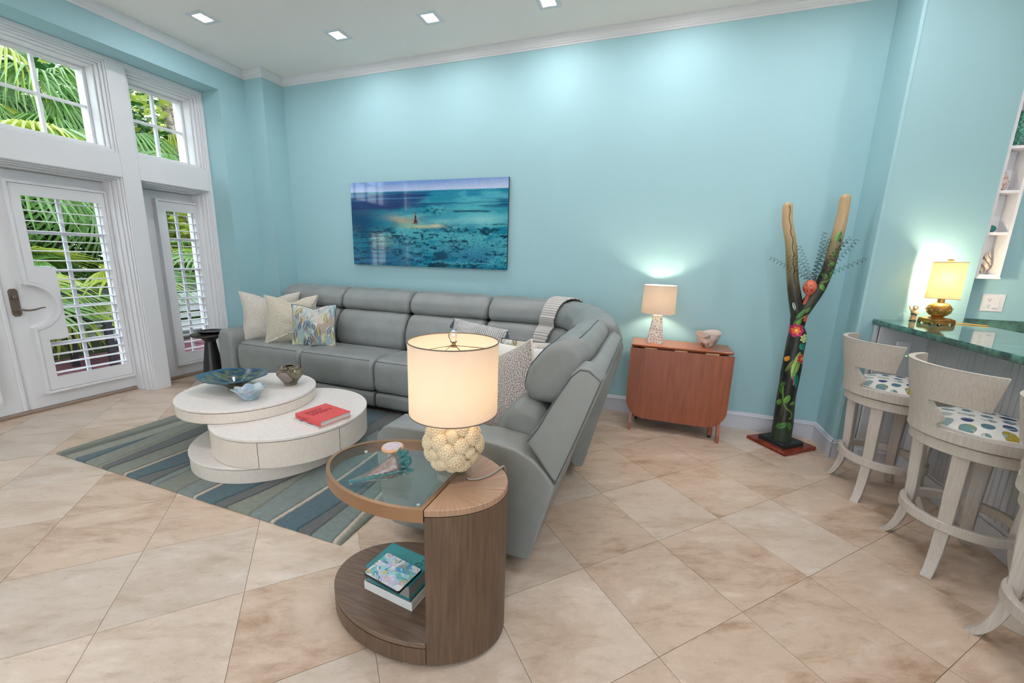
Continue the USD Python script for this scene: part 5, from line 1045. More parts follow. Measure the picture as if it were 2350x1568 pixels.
c = stemline(c, [(1.015, .50), (1.025, .42), (1.05, .345), (1.09, .31), (1.10, .27), (1.085, .262)], .0045, lin(96, 140, 64)); c = stemline(c, [(1.02, .95), (1.04, 1.02), (1.09, 1.06), (1.14, 1.075)], .0045, lin(110, 150, 60)); c = stemline(c, [(1.14, 1.305), (1.17, 1.315), (1.20, 1.345)], .004, lin(110, 150, 60))
c = flower(c, 1.035, .945, .046, lin(190, 30, 96), lin(226, 110, 40), lin(240, 190, 90)); c = flower(c, 1.105, .735, .034, lin(200, 40, 70), lin(214, 100, 60), lin(240, 200, 90)); c = flower(c, 1.098, 1.035, .028, lin(220, 100, 50), lin(200, 70, 40), lin(230, 150, 90)); c = flower(c, 1.098, .89, .030, lin(206, 214, 150), lin(150, 190, 130), lin(230, 220, 140))
c = leaf(c, 1.06, .56, 1.3, .05, .004, lin(190, 70, 130), False); c = leaf(c, 1.075, .52, 1.7, .05, .005, lin(180, 80, 130), False); c = leaf(c, 1.005, .70, 1.3, .05, .012, lin(220, 150, 60), False)
crack = (np.abs(X_-(np.interp(Z_, [1.3, 1.5, 1.65, 1.83], [.975, .943, .925, .868]+0*Z_[:1]) if False else np.interp(Z_, [1.28, 1.4, 1.51, 1.62, 1.72, 1.83], [.978, .955, .937, .914, .886, .868])+.004*np.sin(Z_*60))) < .0022) & front & (X_ < 1.05) & (Z_ > 1.28) & (Z_ < 1.84); c = np.where(crack[:, None], np.array(lin(30, 24, 20)), c)
kn_ = np.hypot((X_-1.205)/.008, (Z_-1.60)/.012) < 1; c = np.where((kn_ & front)[:, None], np.array(lin(50, 40, 30)), c)
obj('trunk', tmesh, TRUNKM, ts, True, col=c, label='forked trunk painted with leaves and flowers')
# head
hd = trimesh.creation.icosphere(5, 1.0); v = np.array(hd.vertices); yaw_ = math.radians(-28); 
x, y, z = v[:, 0].copy(), v[:, 1].copy(), v[:, 2].copy()                                 # the face looks along -y
w_ = .043*(1-.22*sstep(0, -1, z)); V2 = np.stack([x*w_, y*.046*(1-.12*sstep(0, -1, z)), z*.058], -1)
def bumpf(cx, cz, rx, rz, h): return h*np.exp(-((x-cx)/rx)**2-((z-cz)/rz)**2)*(y < 0)
dy = bumpf(0, -.02, .13, .22, .009)+bumpf(0, -.16, .12, .09, .012)+bumpf(0, -.42, .16, .06, .005)+bumpf(0, -.52, .14, .05, .004)-bumpf(.3, .12, .16, .10, .005)-bumpf(-.3, .12, .16, .10, .005)+bumpf(0, -.85, .2, .15, .004)
V2[:, 1] -= dy; hd.vertices = V2
c = np.tile(np.array(lin(206, 104, 78)), (len(v), 1))*(0.9+.2*fbm(v*6, 3, 2))[:, None]; fr2 = y < -.2
for sx in (-1, 1):
    e = np.hypot((x-sx*.32)/.15, (z-.10)/.065); c = np.where(((e < 1) & fr2)[:, None], np.array(lin(226, 206, 190)), c); c = np.where(((np.hypot((x-sx*.32)/.06, (z-.10)/.06) < 1) & fr2)[:, None], np.array(lin(60, 84, 110)), c); c = np.where(((np.abs(e-1) < .16) & (z > .09) & fr2)[:, None], np.array(lin(70, 34, 30)), c)
    c = np.where(((np.abs(z-.27+.5*(x-sx*.32)**2) < .018) & (np.abs(x-sx*.34) < .2) & fr2)[:, None], np.array(lin(110, 50, 38)), c); c = np.where(((np.hypot((x-sx*.52)/.13, (z+.32)/.11) < 1) & fr2)[:, None], np.array(lin(170, 40, 36)), c)
c = np.where(((np.hypot(x/.17, (z+.47)/.075) < 1) & fr2)[:, None], np.array(lin(150, 40, 40)), c); c = np.where(((np.abs(z+.47) < .012) & (np.abs(x) < .16) & fr2)[:, None], np.array(lin(70, 20, 20)), c)
hd = place(hd, (1.076, SY-.035, 1.263), rz=math.radians(-30), rx=math.radians(-6))
hp = obj('head', hd, look('painted_head', None, .35, vcol=True), ts, True, col=c, label='small terracotta red carved head')
obj('neck', tube([(1.066, SY-.02, 1.14), (1.070, SY-.03, 1.18), (1.074, SY-.034, 1.225)], [.016, .012, .014], 20), look('terracotta', lin(196, 96, 72), .4), hp, 50)
hr = np.random.default_rng(12)
targets = [(.79, 1.47, 0), (.905, 1.50, .01), (.93, 1.50, -.02), (.96, 1.56, .0), (1.10, 1.60, -.02), (1.115, 1.66, .03), (1.135, 1.60, -.03), (1.16, 1.62, .05), (1.235, 1.60, -.03), (1.265, 1.62, .0), (1.31, 1.61, .02), (1.355, 1.475, -.04), (1.17, 1.42, -.05)]
for k, (tx, tz, ty) in enumerate(targets):
    p0 = np.array([1.078+.018*(tx-1.08)/.25, SY-.03, 1.315]); p1 = np.array([tx, SY+ty-.04, tz]); L = np.linalg.norm(p1-p0); d = (p1-p0)/L; turns = L/.027
    t_ = np.linspace(0, 1, int(turns*14)); u_ = np.cross(d, [0, 1, 0]); u_ /= np.linalg.norm(u_); w2 = np.cross(d, u_); r = .0165*np.clip(t_*8, .15, 1)*(1-.15*t_)
    sag = np.array([0, 0, -.02])*0; pts = p0+d*(L*t_)[:, None]+r[:, None]*(np.cos(2*PI*turns*t_)[:, None]*u_+np.sin(2*PI*turns*t_)[:, None]*w2)+(np.sin(t_*PI)*.012*hr.uniform(-1, 1))[:, None]*u_
    obj('wire_curl', tube(pts, .0011, 4), WIRE, hp, True)
# ================================================================== BAR COUNTER
ZB_ = 1.066; slope = (YA-YR)/(XA-XR)
CX0, CX1, CY0 = 1.478, 2.062, .75
def ywall(x): return YR+slope*(x-XR)
cpoly = sg.Polygon([(CX0, CY0), (CX1, CY0), (CX1, ywall(CX1)-.13), (2.045, ywall(2.045)-.002), (CX0, ywall(CX0)-.002)])
ring = list(cpoly.buffer(0).exterior.coords)
def rough_slab():
    p = cpoly; lv = []
    n = 420; zs = [ZB_-.034, ZB_-.028, ZB_-.015, ZB_-.004, ZB_]; ins = [.007, .002, .0, .001, .006]; ex = p.exterior; L = ex.length; P = np.array([ex.interpolate(L*k/n).coords[0] for k in range(n)]); cen = np.array([1.77, 2.2]); rings = []
    for z, i in zip(zs, ins):
        q = P.copy(); fr_ = np.abs(P[:, 0]-CX0) < .002; chip = (fbm(np.stack([P[:, 1]*30, np.full(n, z*60), P[:, 1]*0], -1), 3, 5)-.5)*.012*(ZB_-.003 > z)
        q[:, 0] += np.where(fr_, i+np.abs(chip), 0); rings.append(np.c_[q, np.full(n, z)])
    v = np.vstack(rings); F = gridfaces(len(zs), n, True); tv, tf = trimesh.creation.triangulate_polygon(sg.Polygon(rings[-1][:, :2]), engine='earcut'); base = len(v)
    v = np.vstack([v, np.c_[tv, np.full(len(tv), zs[-1])], np.c_[tv, np.full(len(tv), zs[0])]]); F = np.vstack([F, tf+base, tf[:, ::-1]+base+len(tv)]); m = tm(v, F); trimesh.repair.fix_normals(m); return m
obj('countertop', rough_slab(), GRANITE, None, 30, label='polished green granite bar top with chiselled edge', cat='countertop')
obj('backsplash', box(2.070, YK-.02, .86, 3.2, YK-.0005, 1.081), GRANITE, None, None, label='low green granite backsplash strip under the socket plate', cat='backsplash')
bc_ = thing('bar_cabinet', 'grey white beadboard bar front under the green granite top', 'cabinet', (1.80, 2.1, 0))
FX = 1.765; zt_ = ZB_-.036
obj('end_panel', alongz([(1.492, ywall(1.492)-.045), (1.51, ywall(1.51)-.045), (1.51, ywall(1.51)-.003), (1.492, ywall(1.492)-.003)], 0, zt_), CABWHITE, bc_, None)
obj('side_panel', alongz([(1.51, 3.405), (FX, 3.385), (FX, 3.405), (1.51, 3.425)], 0, zt_), CABWHITE, bc_, None)
obj('side_panel_base', cbox(1.512, 3.380, 0, FX, 3.402, .12), CABWHITE, bc_, None)
obj('carcass', box(FX+.012, CY0, 0, 2.05, 3.38, zt_), CABWHITE, bc_, None)
stops = [3.383, 3.318]+[3.318-.0395*k for k in range(1, 10)]+[2.885, 2.815]
ys = []; y = 3.383
pattern = [.066]+[.0395]*9+[.077, .072]
while y > CY0+.1:
    for w in pattern:
        if y-w < CY0: break
        ys.append((y-w, y)); y -= w
for a, b in ys: obj('bead_board', cbox(FX, a+.0015, .13, FX+.014, b-.0015, zt_, .0035), CABWHITE, bc_, None)
obj('base_board', cbox(FX-.008, CY0, 0, FX+.012, 3.383, .125, .003), CABWHITE, bc_, None)
obj('kick_cap', cbox(FX-.004, CY0, .127, FX+.012, 3.383, .15, .004), CABWHITE, bc_, None)
# cable outlet box on the side panel
so_ = thing('socket_plate', 'white blank socket cover with green light under the granite overhang', 'socket', (1.64, 3.39, .83))
obj('cover', cbox(1.598, 3.371, .83, 1.674, 3.389, .935, .004), PLASTIC, so_, None); obj('indicator', ball((1.66, 3.3695, .838), .0025, 2), LED, so_, True, label='green indicator light')

# socket plate on the shaded wall
op_ = thing('socket_plate', 'white double wall plate with socket and rocker switch', 'socket', (2.277, YK, 1.138))
OX0, OX1, OZ0, OZ1, OYF = 2.216, 2.338, 1.138, 1.260, YK-.007
obj('plate', cbox(OX0, OYF, OZ0, OX1, YK, OZ1, .003), PLASTIC, op_, None)
rc = obj('receptacle', cbox(OX0+.024, OYF-.0015, OZ0+.024, OX0+.057, OYF+.002, OZ1-.024, .001), PLASTIC, op_, None)
for z in (OZ0+.040, OZ1-.040):
    for dx in (-.006, .006): obj('slot', box(OX0+.0405+dx-.001, OYF-.0019, z-.001, OX0+.0405+dx+.001, OYF-.001, z+.007), SLOT, rc, None)
    obj('ground_hole', place(tube([(0, -.0005, 0), (0, .0006, 0)], .0028, 12), (OX0+.0405, OYF-.0014, z-.008)), SLOT, rc, None)
obj('indicator', ball((OX0+.05, OYF-.001, OZ0+.03), .0013, 1), LED, rc, True)
rk = obj('rocker_switch', [cbox(OX0+.062, OYF-.0008, OZ0+.022, OX0+.095, OYF+.002, OZ1-.022, .001), plate([(OYF-.007, OZ0+.026), (OYF+.001, OZ0+.026), (OYF+.001, OZ1-.026), (OYF-.002, OZ1-.026), (OYF-.0025, OZ0+.055)], 'x', OX0+.065, OX0+.092)], PLASTIC, op_, None)

# ================================================================== GOLD LAMP AND FIGURINE on the counter
GX, GY, GR = 1.782, 3.392, math.radians(14)
BULB3 = material('bulb_glass_warm', {'e': ('emission', {'color': (1.0, .84, .58), 'strength': 300.0})}, [], surface='e.emission')
gl = thing('table_lamp', 'lit gold lamp with knobbed round base and tall golden shade on the bar', 'lamp', (GX, GY, ZB_))
def gp(m): return place(m, (GX, GY, ZB_), rz=GR)
ft = sg.box(-.062, -.062, .062, .062)
obj('foot_plate', gp(loft([(.020, ft.buffer(-.006)), (.024, ft.buffer(-.0)), (.034, ft.buffer(-.002)), (.042, ft.buffer(-.016)), (.046, ft.buffer(-.03))], 80)), GOLD, gl, 35)
sk_ = []
for a in range(4):
    pl = sg.Polygon([(-.062, 0), (-.048, 0), (-.044, .010), (-.034, .014), (-.026, .010), (-.018, .002), (.018, .002), (.026, .010), (.034, .014), (.044, .010), (.048, 0), (.062, 0), (.062, .022), (-.062, .022)]); sk_.append(place(plate(pl, 'y', -.062, -.053), rz=a*PI/2))
obj('foot_skirt', gp(cat_(sk_)), GOLD, gl, None)
obj('body', gp(lathe([(0, .044), (.028, .045), (.030, .052), (.045, .060), (.057, .078), (.060, .096), (.057, .115), (.045, .131), (.026, .139), (.018, .141), (.0175, .168), (.0195, .170), (0, .172)], 64)), GOLD, gl, 50)
for k in range(46):
    h_ = 1-2*(k+.5)/46; a = k*2.399963
    if abs(h_) > .86: continue
    s_ = math.sqrt(1-h_*h_); obj('knob', gp(ball((.060*s_*math.cos(a), .060*s_*math.sin(a), .096+.042*h_), .0052, 1)), GOLD, gl, True)
SZ0, SZ1 = .168, .400
def rectshade(w0, d0, w1, d1, z0, z1, t=.0016):
    P = []
    for z, w, d in ((z0, w0, d0), (z1, w1, d1)): P.append([(-w/2, -d/2, z), (w/2, -d/2, z), (w/2, d/2, z), (-w/2, d/2, z)])
    Q = [[(x*(1-2*t/abs(w0)), y*(1-2*t/abs(d0)), z) for x, y, z in q] for q in P]
    v = np.array(P[0]+P[1]+Q[0]+Q[1]); F = []
    for j in (0, 1, 3):                  # a half shade: front and sides, open towards the wall
        k = (j+1) % 4; F += [[j, k, 4+k], [j, 4+k, 4+j], [8+k, 8+j, 12+j], [8+k, 12+j, 12+k], [4+j, 4+k, 12+k], [4+j, 12+k, 12+j], [k, j, 8+j], [k, 8+j, 8+k]]
    return tm(v, F)
def facing(m): return place(m, (GX, GY, ZB_), rz=math.radians(-22))
gs = obj('lamp_shade', facing(rectshade(.156, .10, .150, .095, SZ0, SZ1)), SHADE_GOLD, gl, None)
for z, w, d in ((SZ0, .156, .10), (SZ1, .150, .095)): obj('shade_trim', facing(tube([(-w/2, -d/2, z), (w/2, -d/2, z), (w/2, d/2, z), (-w/2, d/2, z)], .0018, 6, True)), look('gold_trim_%d' % int(z*1000), lin(200, 160, 100), .6), gs, None)
obj('spider', facing(tube([(-.074, 0, SZ1-.012), (.074, 0, SZ1-.012)], .0016, 6)), BRASS, gs, None)
obj('finial', gp(lathe([(0, SZ1-.012), (.004, SZ1-.012), (.004, SZ1+.002), (.014, SZ1+.006), (.016, SZ1+.012), (.010, SZ1+.018), (0, SZ1+.019)], 24)), GOLD, gl, 40)
obj('bulb', gp(lathe([(0, .255), (.011, .256), (.012, .27), (.022, .295), (.024, .31), (.018, .328), (0, .335)], 20)), BULB3, gl, True)
obj('cord', tube(CubicSpline(np.arange(5), [(GX+.06, GY+.04, ZB_+.006), (GX+.12, GY+.07, ZB_+.008), (GX+.18, GY+.075, ZB_+.0045), (GX+.24, GY+.06, ZB_+.0045), (GX+.28, GY+.03, ZB_+.003)])(np.linspace(0, 4, 40)), .0032, 8), look('gold_cord', lin(214, 156, 60), .5), gl, True)

# figurine: a standing child with raised arm
FXX, FYY = 1.700, 3.475
fg = thing('figurine', 'small standing painted figurine with one raised arm on the bar corner', 'figurine', (FXX, FYY, ZB_))
SKIN, DRESS, HAIRC, SASH = look('figurine_skin', lin(222, 178, 130), .4), look('figurine_dress', lin(214, 170, 126), .4, color2=lin(190, 130, 100), scale=60), look('figurine_hair', lin(60, 40, 30), .5), look('figurine_sash', lin(70, 60, 60), .4)
def f_(m): return place(m, (FXX, FYY, ZB_), rz=math.radians(-20))
obj('foot_block', f_(lathe([(0, 0), (.018, 0), (.018, .006), (.014, .009), (0, .009)], 24)), SASH, fg, 40)
import manifold3d as mf
def hull2(a, ra, b, rb): return mf.Manifold.batch_hull([mf.Manifold.sphere(ra, 16).translate(a), mf.Manifold.sphere(rb, 16).translate(b)])
def blend(bones, edge=.002, it=8):
    M = bones[0]
    for b in bones[1:]: M = M+b
    m = M.refine_to_length(edge).to_mesh(); t_ = tm(m.vert_properties[:, :3], m.tri_verts); t_.merge_vertices(); trimesh.smoothing.filter_taubin(t_, iterations=it); return t_
body = blend([hull2((-.006, 0, .010), .007, (-.006, 0, .038), .009), hull2((.006, 0, .010), .007, (.006, 0, .038), .009), hull2((0, 0, .040), .013, (0, 0, .066), .011), hull2((0, 0, .066), .009, (0, 0, .078), .005),
              hull2((-.010, 0, .068), .006, (-.024, -.002, .084), .005), hull2((-.024, -.002, .084), .005, (-.030, -.004, .100), .0035), hull2((.010, 0, .068), .006, (.020, -.008, .056), .005), hull2((.020, -.008, .056), .005, (.008, -.016, .054), .004),
              hull2((0, -.001, .087), .0125, (0, -.003, .092), .0118), hull2((0, -.0145, .088), .002, (0, -.0135, .092), .0015)], .0022)
obj('body', f_(body), SKIN, fg, True)
obj('dress', f_(lathe([(.0, .012), (.0165, .012), (.0165, .020), (.0145, .040), (.0150, .044), (0, .046)], 32)), DRESS, fg, 40); obj('sash', f_(lathe([(.010, .044), (.0160, .044), (.0163, .052), (.0150, .058), (.010, .060)], 32)), SASH, fg, 40)
obj('hair', f_(place(ball((0, 0, 0), .0142, 3), (.001, .003, .0935))), HAIRC, fg, True)
obj('eyes', f_(cat_([ball((s*.0045, -.0150, .0895), .0013, 1) for s in (-1, 1)])), HAIRC, fg, True); obj('wand', f_(tube([(-.030, -.004, .100), (-.037, -.005, .114)], .0012, 6)), PLASTIC, fg, True); obj('wing', f_(cat_([ball((s*.012, .012, .066), .011, 2, (.7, .25, 1.2)) for s in (-1, 1)])), PIPCREAM, fg, True)

# ================================================================== WALL SHELF UNIT with cubbies
HX0, HX1, HYF, HYB = 2.086, 2.214, 3.69, YK
hz = [1.378, 1.667, 1.935, 2.209, 2.51, 2.79]
sh2 = thing('wall_shelf', 'tall narrow white cubby shelf on the wall at the right edge', 'shelf', (2.15, HYB, hz[0]))
def wy_(x): return max(HYF, 0)+0
for x0_, x1_ in ((HX0, HX0+.016), (HX1-.016, HX1)): obj('side', alongz([(x0_, HYF), (x1_, HYF), (x1_, HYB-.001), (x0_, HYB-.001)], hz[0], hz[-1]), CUBBY, sh2, None)
for k, z in enumerate(hz): obj('shelf_board', alongz([(HX0+.0165, HYF+.001), (HX1-.0165, HYF+.001), (HX1-.0165, HYB-.006), (HX0+.0165, HYB-.006)], z-.009 if k else z, z+.009 if k else z+.018), CUBBY, sh2, None)
obj('back_panel', alongz([(HX0+.0165, YK-.005), (HX1-.0165, YK-.005), (HX1-.0165, YK-.001), (HX0+.0165, YK-.001)], hz[0]+.018, hz[-1]-.01), CUBBY, sh2, None)
obj('plinth_strip', cbox(HX0-.002, HYF-.006, hz[0]-.012, HX1+.004, HYF+.02, hz[0]-.0005), CUBBY, sh2, None)
def spiral_shell(c, L, R, tilt, col, name, label, ribs=10):
    n, m = 48, 70; s = np.linspace(0, 1, m); th = np.arange(n)*2*PI/n; r = R*np.interp(s, [0, .12, .35, .62, .85, 1], [.04, .45, 1.0, .72, .36, .05])[:, None]*(1+.10*np.sin(th*1+s[:, None]*2*PI*5)+.05*np.cos(ribs*th))
    v = np.stack([r*np.cos(th), r*np.sin(th)*.62, np.repeat((s*L)[:, None], n, 1)], -1).reshape(-1, 3); mm = tm(v, gridfaces(m, n, True)); trimesh.repair.fix_normals(mm); cc = col(v); mm = place(mm, (0, 0, 0), ry=tilt); mm.apply_translation(np.array(c)-np.array([0, 0, mm.bounds[0][2]]))
    return obj(name, mm, VCGLOSS, None, True, col=cc, label=label, cat='shell')
spiral_shell((2.137, 3.745, hz[0]+.0185), .155, .036, .16, lambda v: mixc(np.array(lin(222, 208, 190))[None], np.array(lin(132, 110, 92))[None], sstep(.2, .8, np.sin(v[:, 2]*150+np.arctan2(v[:, 1], v[:, 0])*3))), 'conch_shell', 'striped brown and cream conch shell in the lowest cubby')
spiral_shell((2.140, 3.745, hz[2]+.0095), .135, .030, -.10, lambda v: mixc(np.array(lin(226, 206, 196))[None], np.array(lin(176, 124, 108))[None], sstep(.5, .6, fbm(v*160, 2, 3))), 'cone_shell', 'speckled pink cone shell in the third cubby', 6)
obj('glass_ball', place(ball((0, 0, 0), .026, 3, (1, 1, .95)), (2.134, 3.745, hz[1]+.0095+.0247)), look('teal_glass_ball', lin(30, 128, 116), .1), None, True, label='small teal glass ball in the second cubby', cat='ornament')
mg_ = thing('mosaic_vase', 'green glass mosaic vase in the upper cubby', 'vase', (2.150, 3.745, hz[3]+.0095))
MOS = material('green_mosaic', {'co': ('texture_coordinate', {}), 'v': ('voronoi_texture', {'scale': 130.0}), 'e': ('voronoi_texture', {'feature': 'distance_to_edge', 'scale': 130.0}), 'r': ('rgb_ramp', {'ramp': [(0, lin(36, 120, 100)), (.4, lin(80, 160, 140)), (.7, lin(150, 196, 180)), (1, lin(60, 110, 100))]}), 's': ('separate_color', {}), 'bp': ('bump', {'strength': .9, 'distance': .01}), 'p': ('principled_bsdf', {'roughness': .12})},
    [('co.object', 'v.vector'), ('co.object', 'e.vector'), ('v.color', 's.color'), ('s.r', 'r.fac'), ('r.color', 'p.base_color'), ('e.distance', 'bp.height'), ('bp.normal', 'p.normal')])
obj('body', place(lathe([(0, 0), (.020, 0), (.028, .02), (.040, .08), (.036, .15), (.026, .19), (.030, .215), (.026, .215), (.022, .19), (0, .18)], 48), (2.150, 3.745, hz[3]+.0095)), MOS, mg_, 50)

# ================================================================== BAR STOOLS
def ringband(r0, r1, z0, z1, a0=0, a1=2*PI, n=72, c=.003):
    """a band between radii, chamfered; open arc or full ring"""
    full = abs(a1-a0) > 2*PI-1e-6; P = [(r0+c, z0), (r1-c, z0), (r1, z0+c), (r1, z1-c), (r1-c, z1), (r0+c, z1), (r0, z1-c), (r0, z0+c)]; th = np.linspace(a0, a1, n, endpoint=not full)
    v = np.stack([[(p[0]*math.cos(t), p[0]*math.sin(t), p[1]) for p in P] for t in th]).reshape(-1, 3); k = len(P)
    if full:
        i = np.arange(n); F = []
        for a in range(n):
            for b in range(k): F += [[a*k+b, ((a+1) % n)*k+b, ((a+1) % n)*k+(b+1) % k], [a*k+b, ((a+1) % n)*k+(b+1) % k, a*k+(b+1) % k]]
    else:
        F = list(gridfaces(n, k, True))+[[0, j, j+1] for j in range(1, k-1)]+[[(n-1)*k, (n-1)*k+j+1, (n-1)*k+j] for j in range(1, k-1)]
    m = tm(v, F); trimesh.repair.fix_normals(m); return m
def stool_mesh(t):
    for sx in (-1, 1):
        for sy in (-1, 1):              # sabre legs
            P = CubicSpline(np.arange(6), np.array([(.163, .642), (.158, .50), (.152, .36), (.150, .24), (.166, .10), (.208, .0)]))(np.linspace(0, 5, 30)); secs = []
            d = np.array([sx, sy])/2**.5; nrm = np.array([-d[1], d[0]])
            for k, (r, z) in enumerate(P):
                w = np.interp(k/29, [0, .6, 1], [.029, .024, .019]); th_ = np.interp(k/29, [0, .6, 1], [.026, .021, .015]); c = d*r*1.21; c0 = .15
                secs.append([(*(c+d*a*th_+nrm*b*w), z) for a, b in ((-1, -.85), (-.85, -1), (.85, -1), (1, -.85), (1, .85), (.85, 1), (-.85, 1), (-1, .85))])
            v = np.array(secs).reshape(-1, 3); k = 8; F = list(gridfaces(30, k, True))+[[0, j+1, j] for j in range(1, k-1)]+[[29*k, 29*k+j, 29*k+j+1] for j in range(1, k-1)]; m = tm(v, F); trimesh.repair.fix_normals(m); obj('leg', m, STOOLWOOD, t, 35)
    obj('apron', ringband(.205, .236, .598, .650), STOOLWOOD, t, 35); obj('apron_deck', disc(.21, .632, .6495, .001, 60), STOOLWOOD, t, 35)
    obj('swivel', disc(.215, .6495, .656, .001, 60), SHADOWGAP, t, 35)
    obj('foot_ring', ringband(.186, .214, .222, .268), STOOLWOOD, t, 35)
    obj('seat_ring', ringband(.19, .252, .656, .708), STOOLWOOD, t, 35); obj('seat_deck', disc(.195, .662, .700, .001, 60), STOOLWOOD, t, 35)
    # wrap-around back: outline in (angle, height), conical
    A = [(180, .99)]
    half = [(62, .99), (57.5, .832), (30, .829), (14, .826), (13.5, .815), (20, .785), (25, .762), (26.5, .745), (24, .730), (22, .718), (24, .708), (30, .704), (34, .702), (35, .68), (35, .6565), (0, .6565)]
    poly = sg.Polygon([(a, z*300) for a, z in half]+[(-a, z*300) for a, z in half[::-1]])
    N = 128; angs = np.linspace(-62, 62, N); 
    zz_ = []
    tv, tf = trimesh.creation.triangulate_polygon(poly.segmentize(2.2), engine='earcut')
    m2 = tm(np.c_[tv, np.zeros(len(tv))], tf)
    for _ in range(2): m2 = m2.subdivide_to_size(5.0) if hasattr(m2, 'subdivide_to_size') else m2
    tv, tf = np.array(m2.vertices)[:, :2], np.array(m2.faces); 
    q = tm(np.c_[tv, np.zeros(len(tv))], tf); q.merge_vertices(); tv, tf = np.array(q.vertices)[:, :2], np.array(q.faces)
    e = q.edges_sorted; from collections import Counter
    cnt = Counter(map(tuple, e)); bnd = [(a, b) for a, b in q.edges if cnt[tuple(sorted((a, b)))] == 1]
    def P3(off):
        z = tv[:, 1]/300; r = np.interp(z, [.656, .72, .99], [.250, .255, .300])+off; a = np.radians(180+tv[:, 0]*1.0); return np.c_[r*np.cos(a), r*np.sin(a), z]
    Po, Pi = P3(0), P3(-.024); bn = np.array(bnd); nb_ = len(bn)
    rim_v = np.concatenate([Po[bn[:, 0]], Po[bn[:, 1]], Pi[bn[:, 0]], Pi[bn[:, 1]]]); k = np.arange(nb_)
    rim_f = np.vstack([np.stack([k+nb_, k, k+2*nb_], 1), np.stack([k+nb_, k+2*nb_, k+3*nb_], 1)])
    outer_, inner_, rim_ = tm(Po, tf), tm(Pi, tf[:, ::-1]), tm(rim_v, rim_f)
    if ((outer_.face_normals*np.c_[outer_.triangles_center[:, :2], np.zeros(len(tf))]).sum(1) < 0).mean() > .5: outer_.invert(); inner_.invert(); rim_.invert()
    obj('backrest', cat_([outer_, inner_, rim_]), STOOLWOOD, t, True)
    # cushion
    n1, n2 = 110, 40; rr = np.linspace(0, 1, n2); th = np.arange(n1)*2*PI/n1
    zc = lambda r: .706+.050*np.sqrt(np.clip(1-r**3.2, 0, 1))
    v = np.stack([.203*rr[:, None]*np.cos(th), .203*rr[:, None]*np.sin(th), np.repeat(zc(rr)[:, None], n1, 1)], -1).reshape(-1, 3); low_ = np.c_[.2*np.cos(th), .2*np.sin(th), np.full(n1, .700)]
    n2b = 120; 
    g = np.linspace(-.205, .205, 320); gx_, gy_ = np.meshgrid(g, g, indexing='ij'); R2 = np.hypot(gx_, gy_); sc = np.where(R2 > .204, .204/np.maximum(R2, 1e-6), 1); gx_, gy_ = gx_*sc, gy_*sc; R2 = np.minimum(R2, .204)
    zt2 = zc(R2/.204)+.004*(fbm(np.stack([gx_*12, gy_*12, gx_*0], -1), 2, 3)-.5); v = np.stack([gx_, gy_, zt2], -1).reshape(-1, 3); F = gridfaces(320, 320); mm = tm(v, F); mm.merge_vertices(digits_vertex=6); mm.update_faces(mm.nondegenerate_faces()); mm.remove_unreferenced_vertices(); v = np.array(mm.vertices)
    c = np.tile(np.array(lin(236, 233, 228)), (len(v), 1)); r_ = np.random.default_rng(17); pal = [lin(44, 62, 116), lin(150, 176, 180), lin(172, 150, 44), lin(112, 150, 150), lin(190, 200, 196), lin(38, 48, 92), lin(84, 124, 140)]
    sp = .072
    for i in range(-4, 5):
        for j in range(-4, 5):
            cx, cy = (i+.5*(j % 2))*sp+r_.uniform(-.006, .006), j*sp*.86+r_.uniform(-.006, .006); ra, rb = r_.uniform(.022, .028), r_.uniform(.018, .024); an = r_.uniform(0, PI)
            du, dv = v[:, 0]-cx, v[:, 1]-cy; s_, t2 = du*math.cos(an)+dv*math.sin(an), -du*math.sin(an)+dv*math.cos(an); d = np.hypot(s_/ra, t2/rb)+.06*(fbm(v*45+i*3+j, 2, 4)-.5); q1, q2 = pal[r_.integers(7)], pal[r_.integers(7)]
            cc = mixc(np.array(q1)[None], np.array(q2)[None], sstep(.5, .54, fbm(v*np.array([26, 44, 1])+i*7+j*3, 3, 6))); cc = mixc(cc, np.array(lin(228, 226, 220))[None], .8*sstep(.64, .67, fbm(v*np.array([44, 26, 1])+i*5+j*9, 3, 8))); c = np.where((d < 1)[:, None], cc, c)
            c = np.where(((d > .93) & (d < 1.0))[:, None], np.array(lin(140, 130, 70))*.8+.1, c)
    cu = obj('seat_cushion', mm, VCFAB, t, True, col=c, label='white cushion printed with blue, green and mustard dots')
    obj('cushion_welt', tube([(.2035*math.cos(a), .2035*math.sin(a), .709) for a in np.linspace(0, 2*PI, 90, endpoint=False)], .0042, 6, True), WHITEFAB, cu, True)
s0 = thing('bar_stool', 'limed oak bar stool with dotted cushion, farthest from the viewer', 'bar stool', (1.465, 2.995, 0), math.radians(3), 'bar stools along the granite counter', local=True)
stool_mesh(s0)
copy(s0, (1.510, 2.370, 0), math.radians(2), 'limed oak bar stool with dotted cushion, second from the wall', 'bar stool', 'bar stools along the granite counter')
copy(s0, (1.515, 1.715, 0), math.radians(4), 'limed oak bar stool with dotted cushion, cut off by the right edge of the view', 'bar stool', 'bar stools along the granite counter')
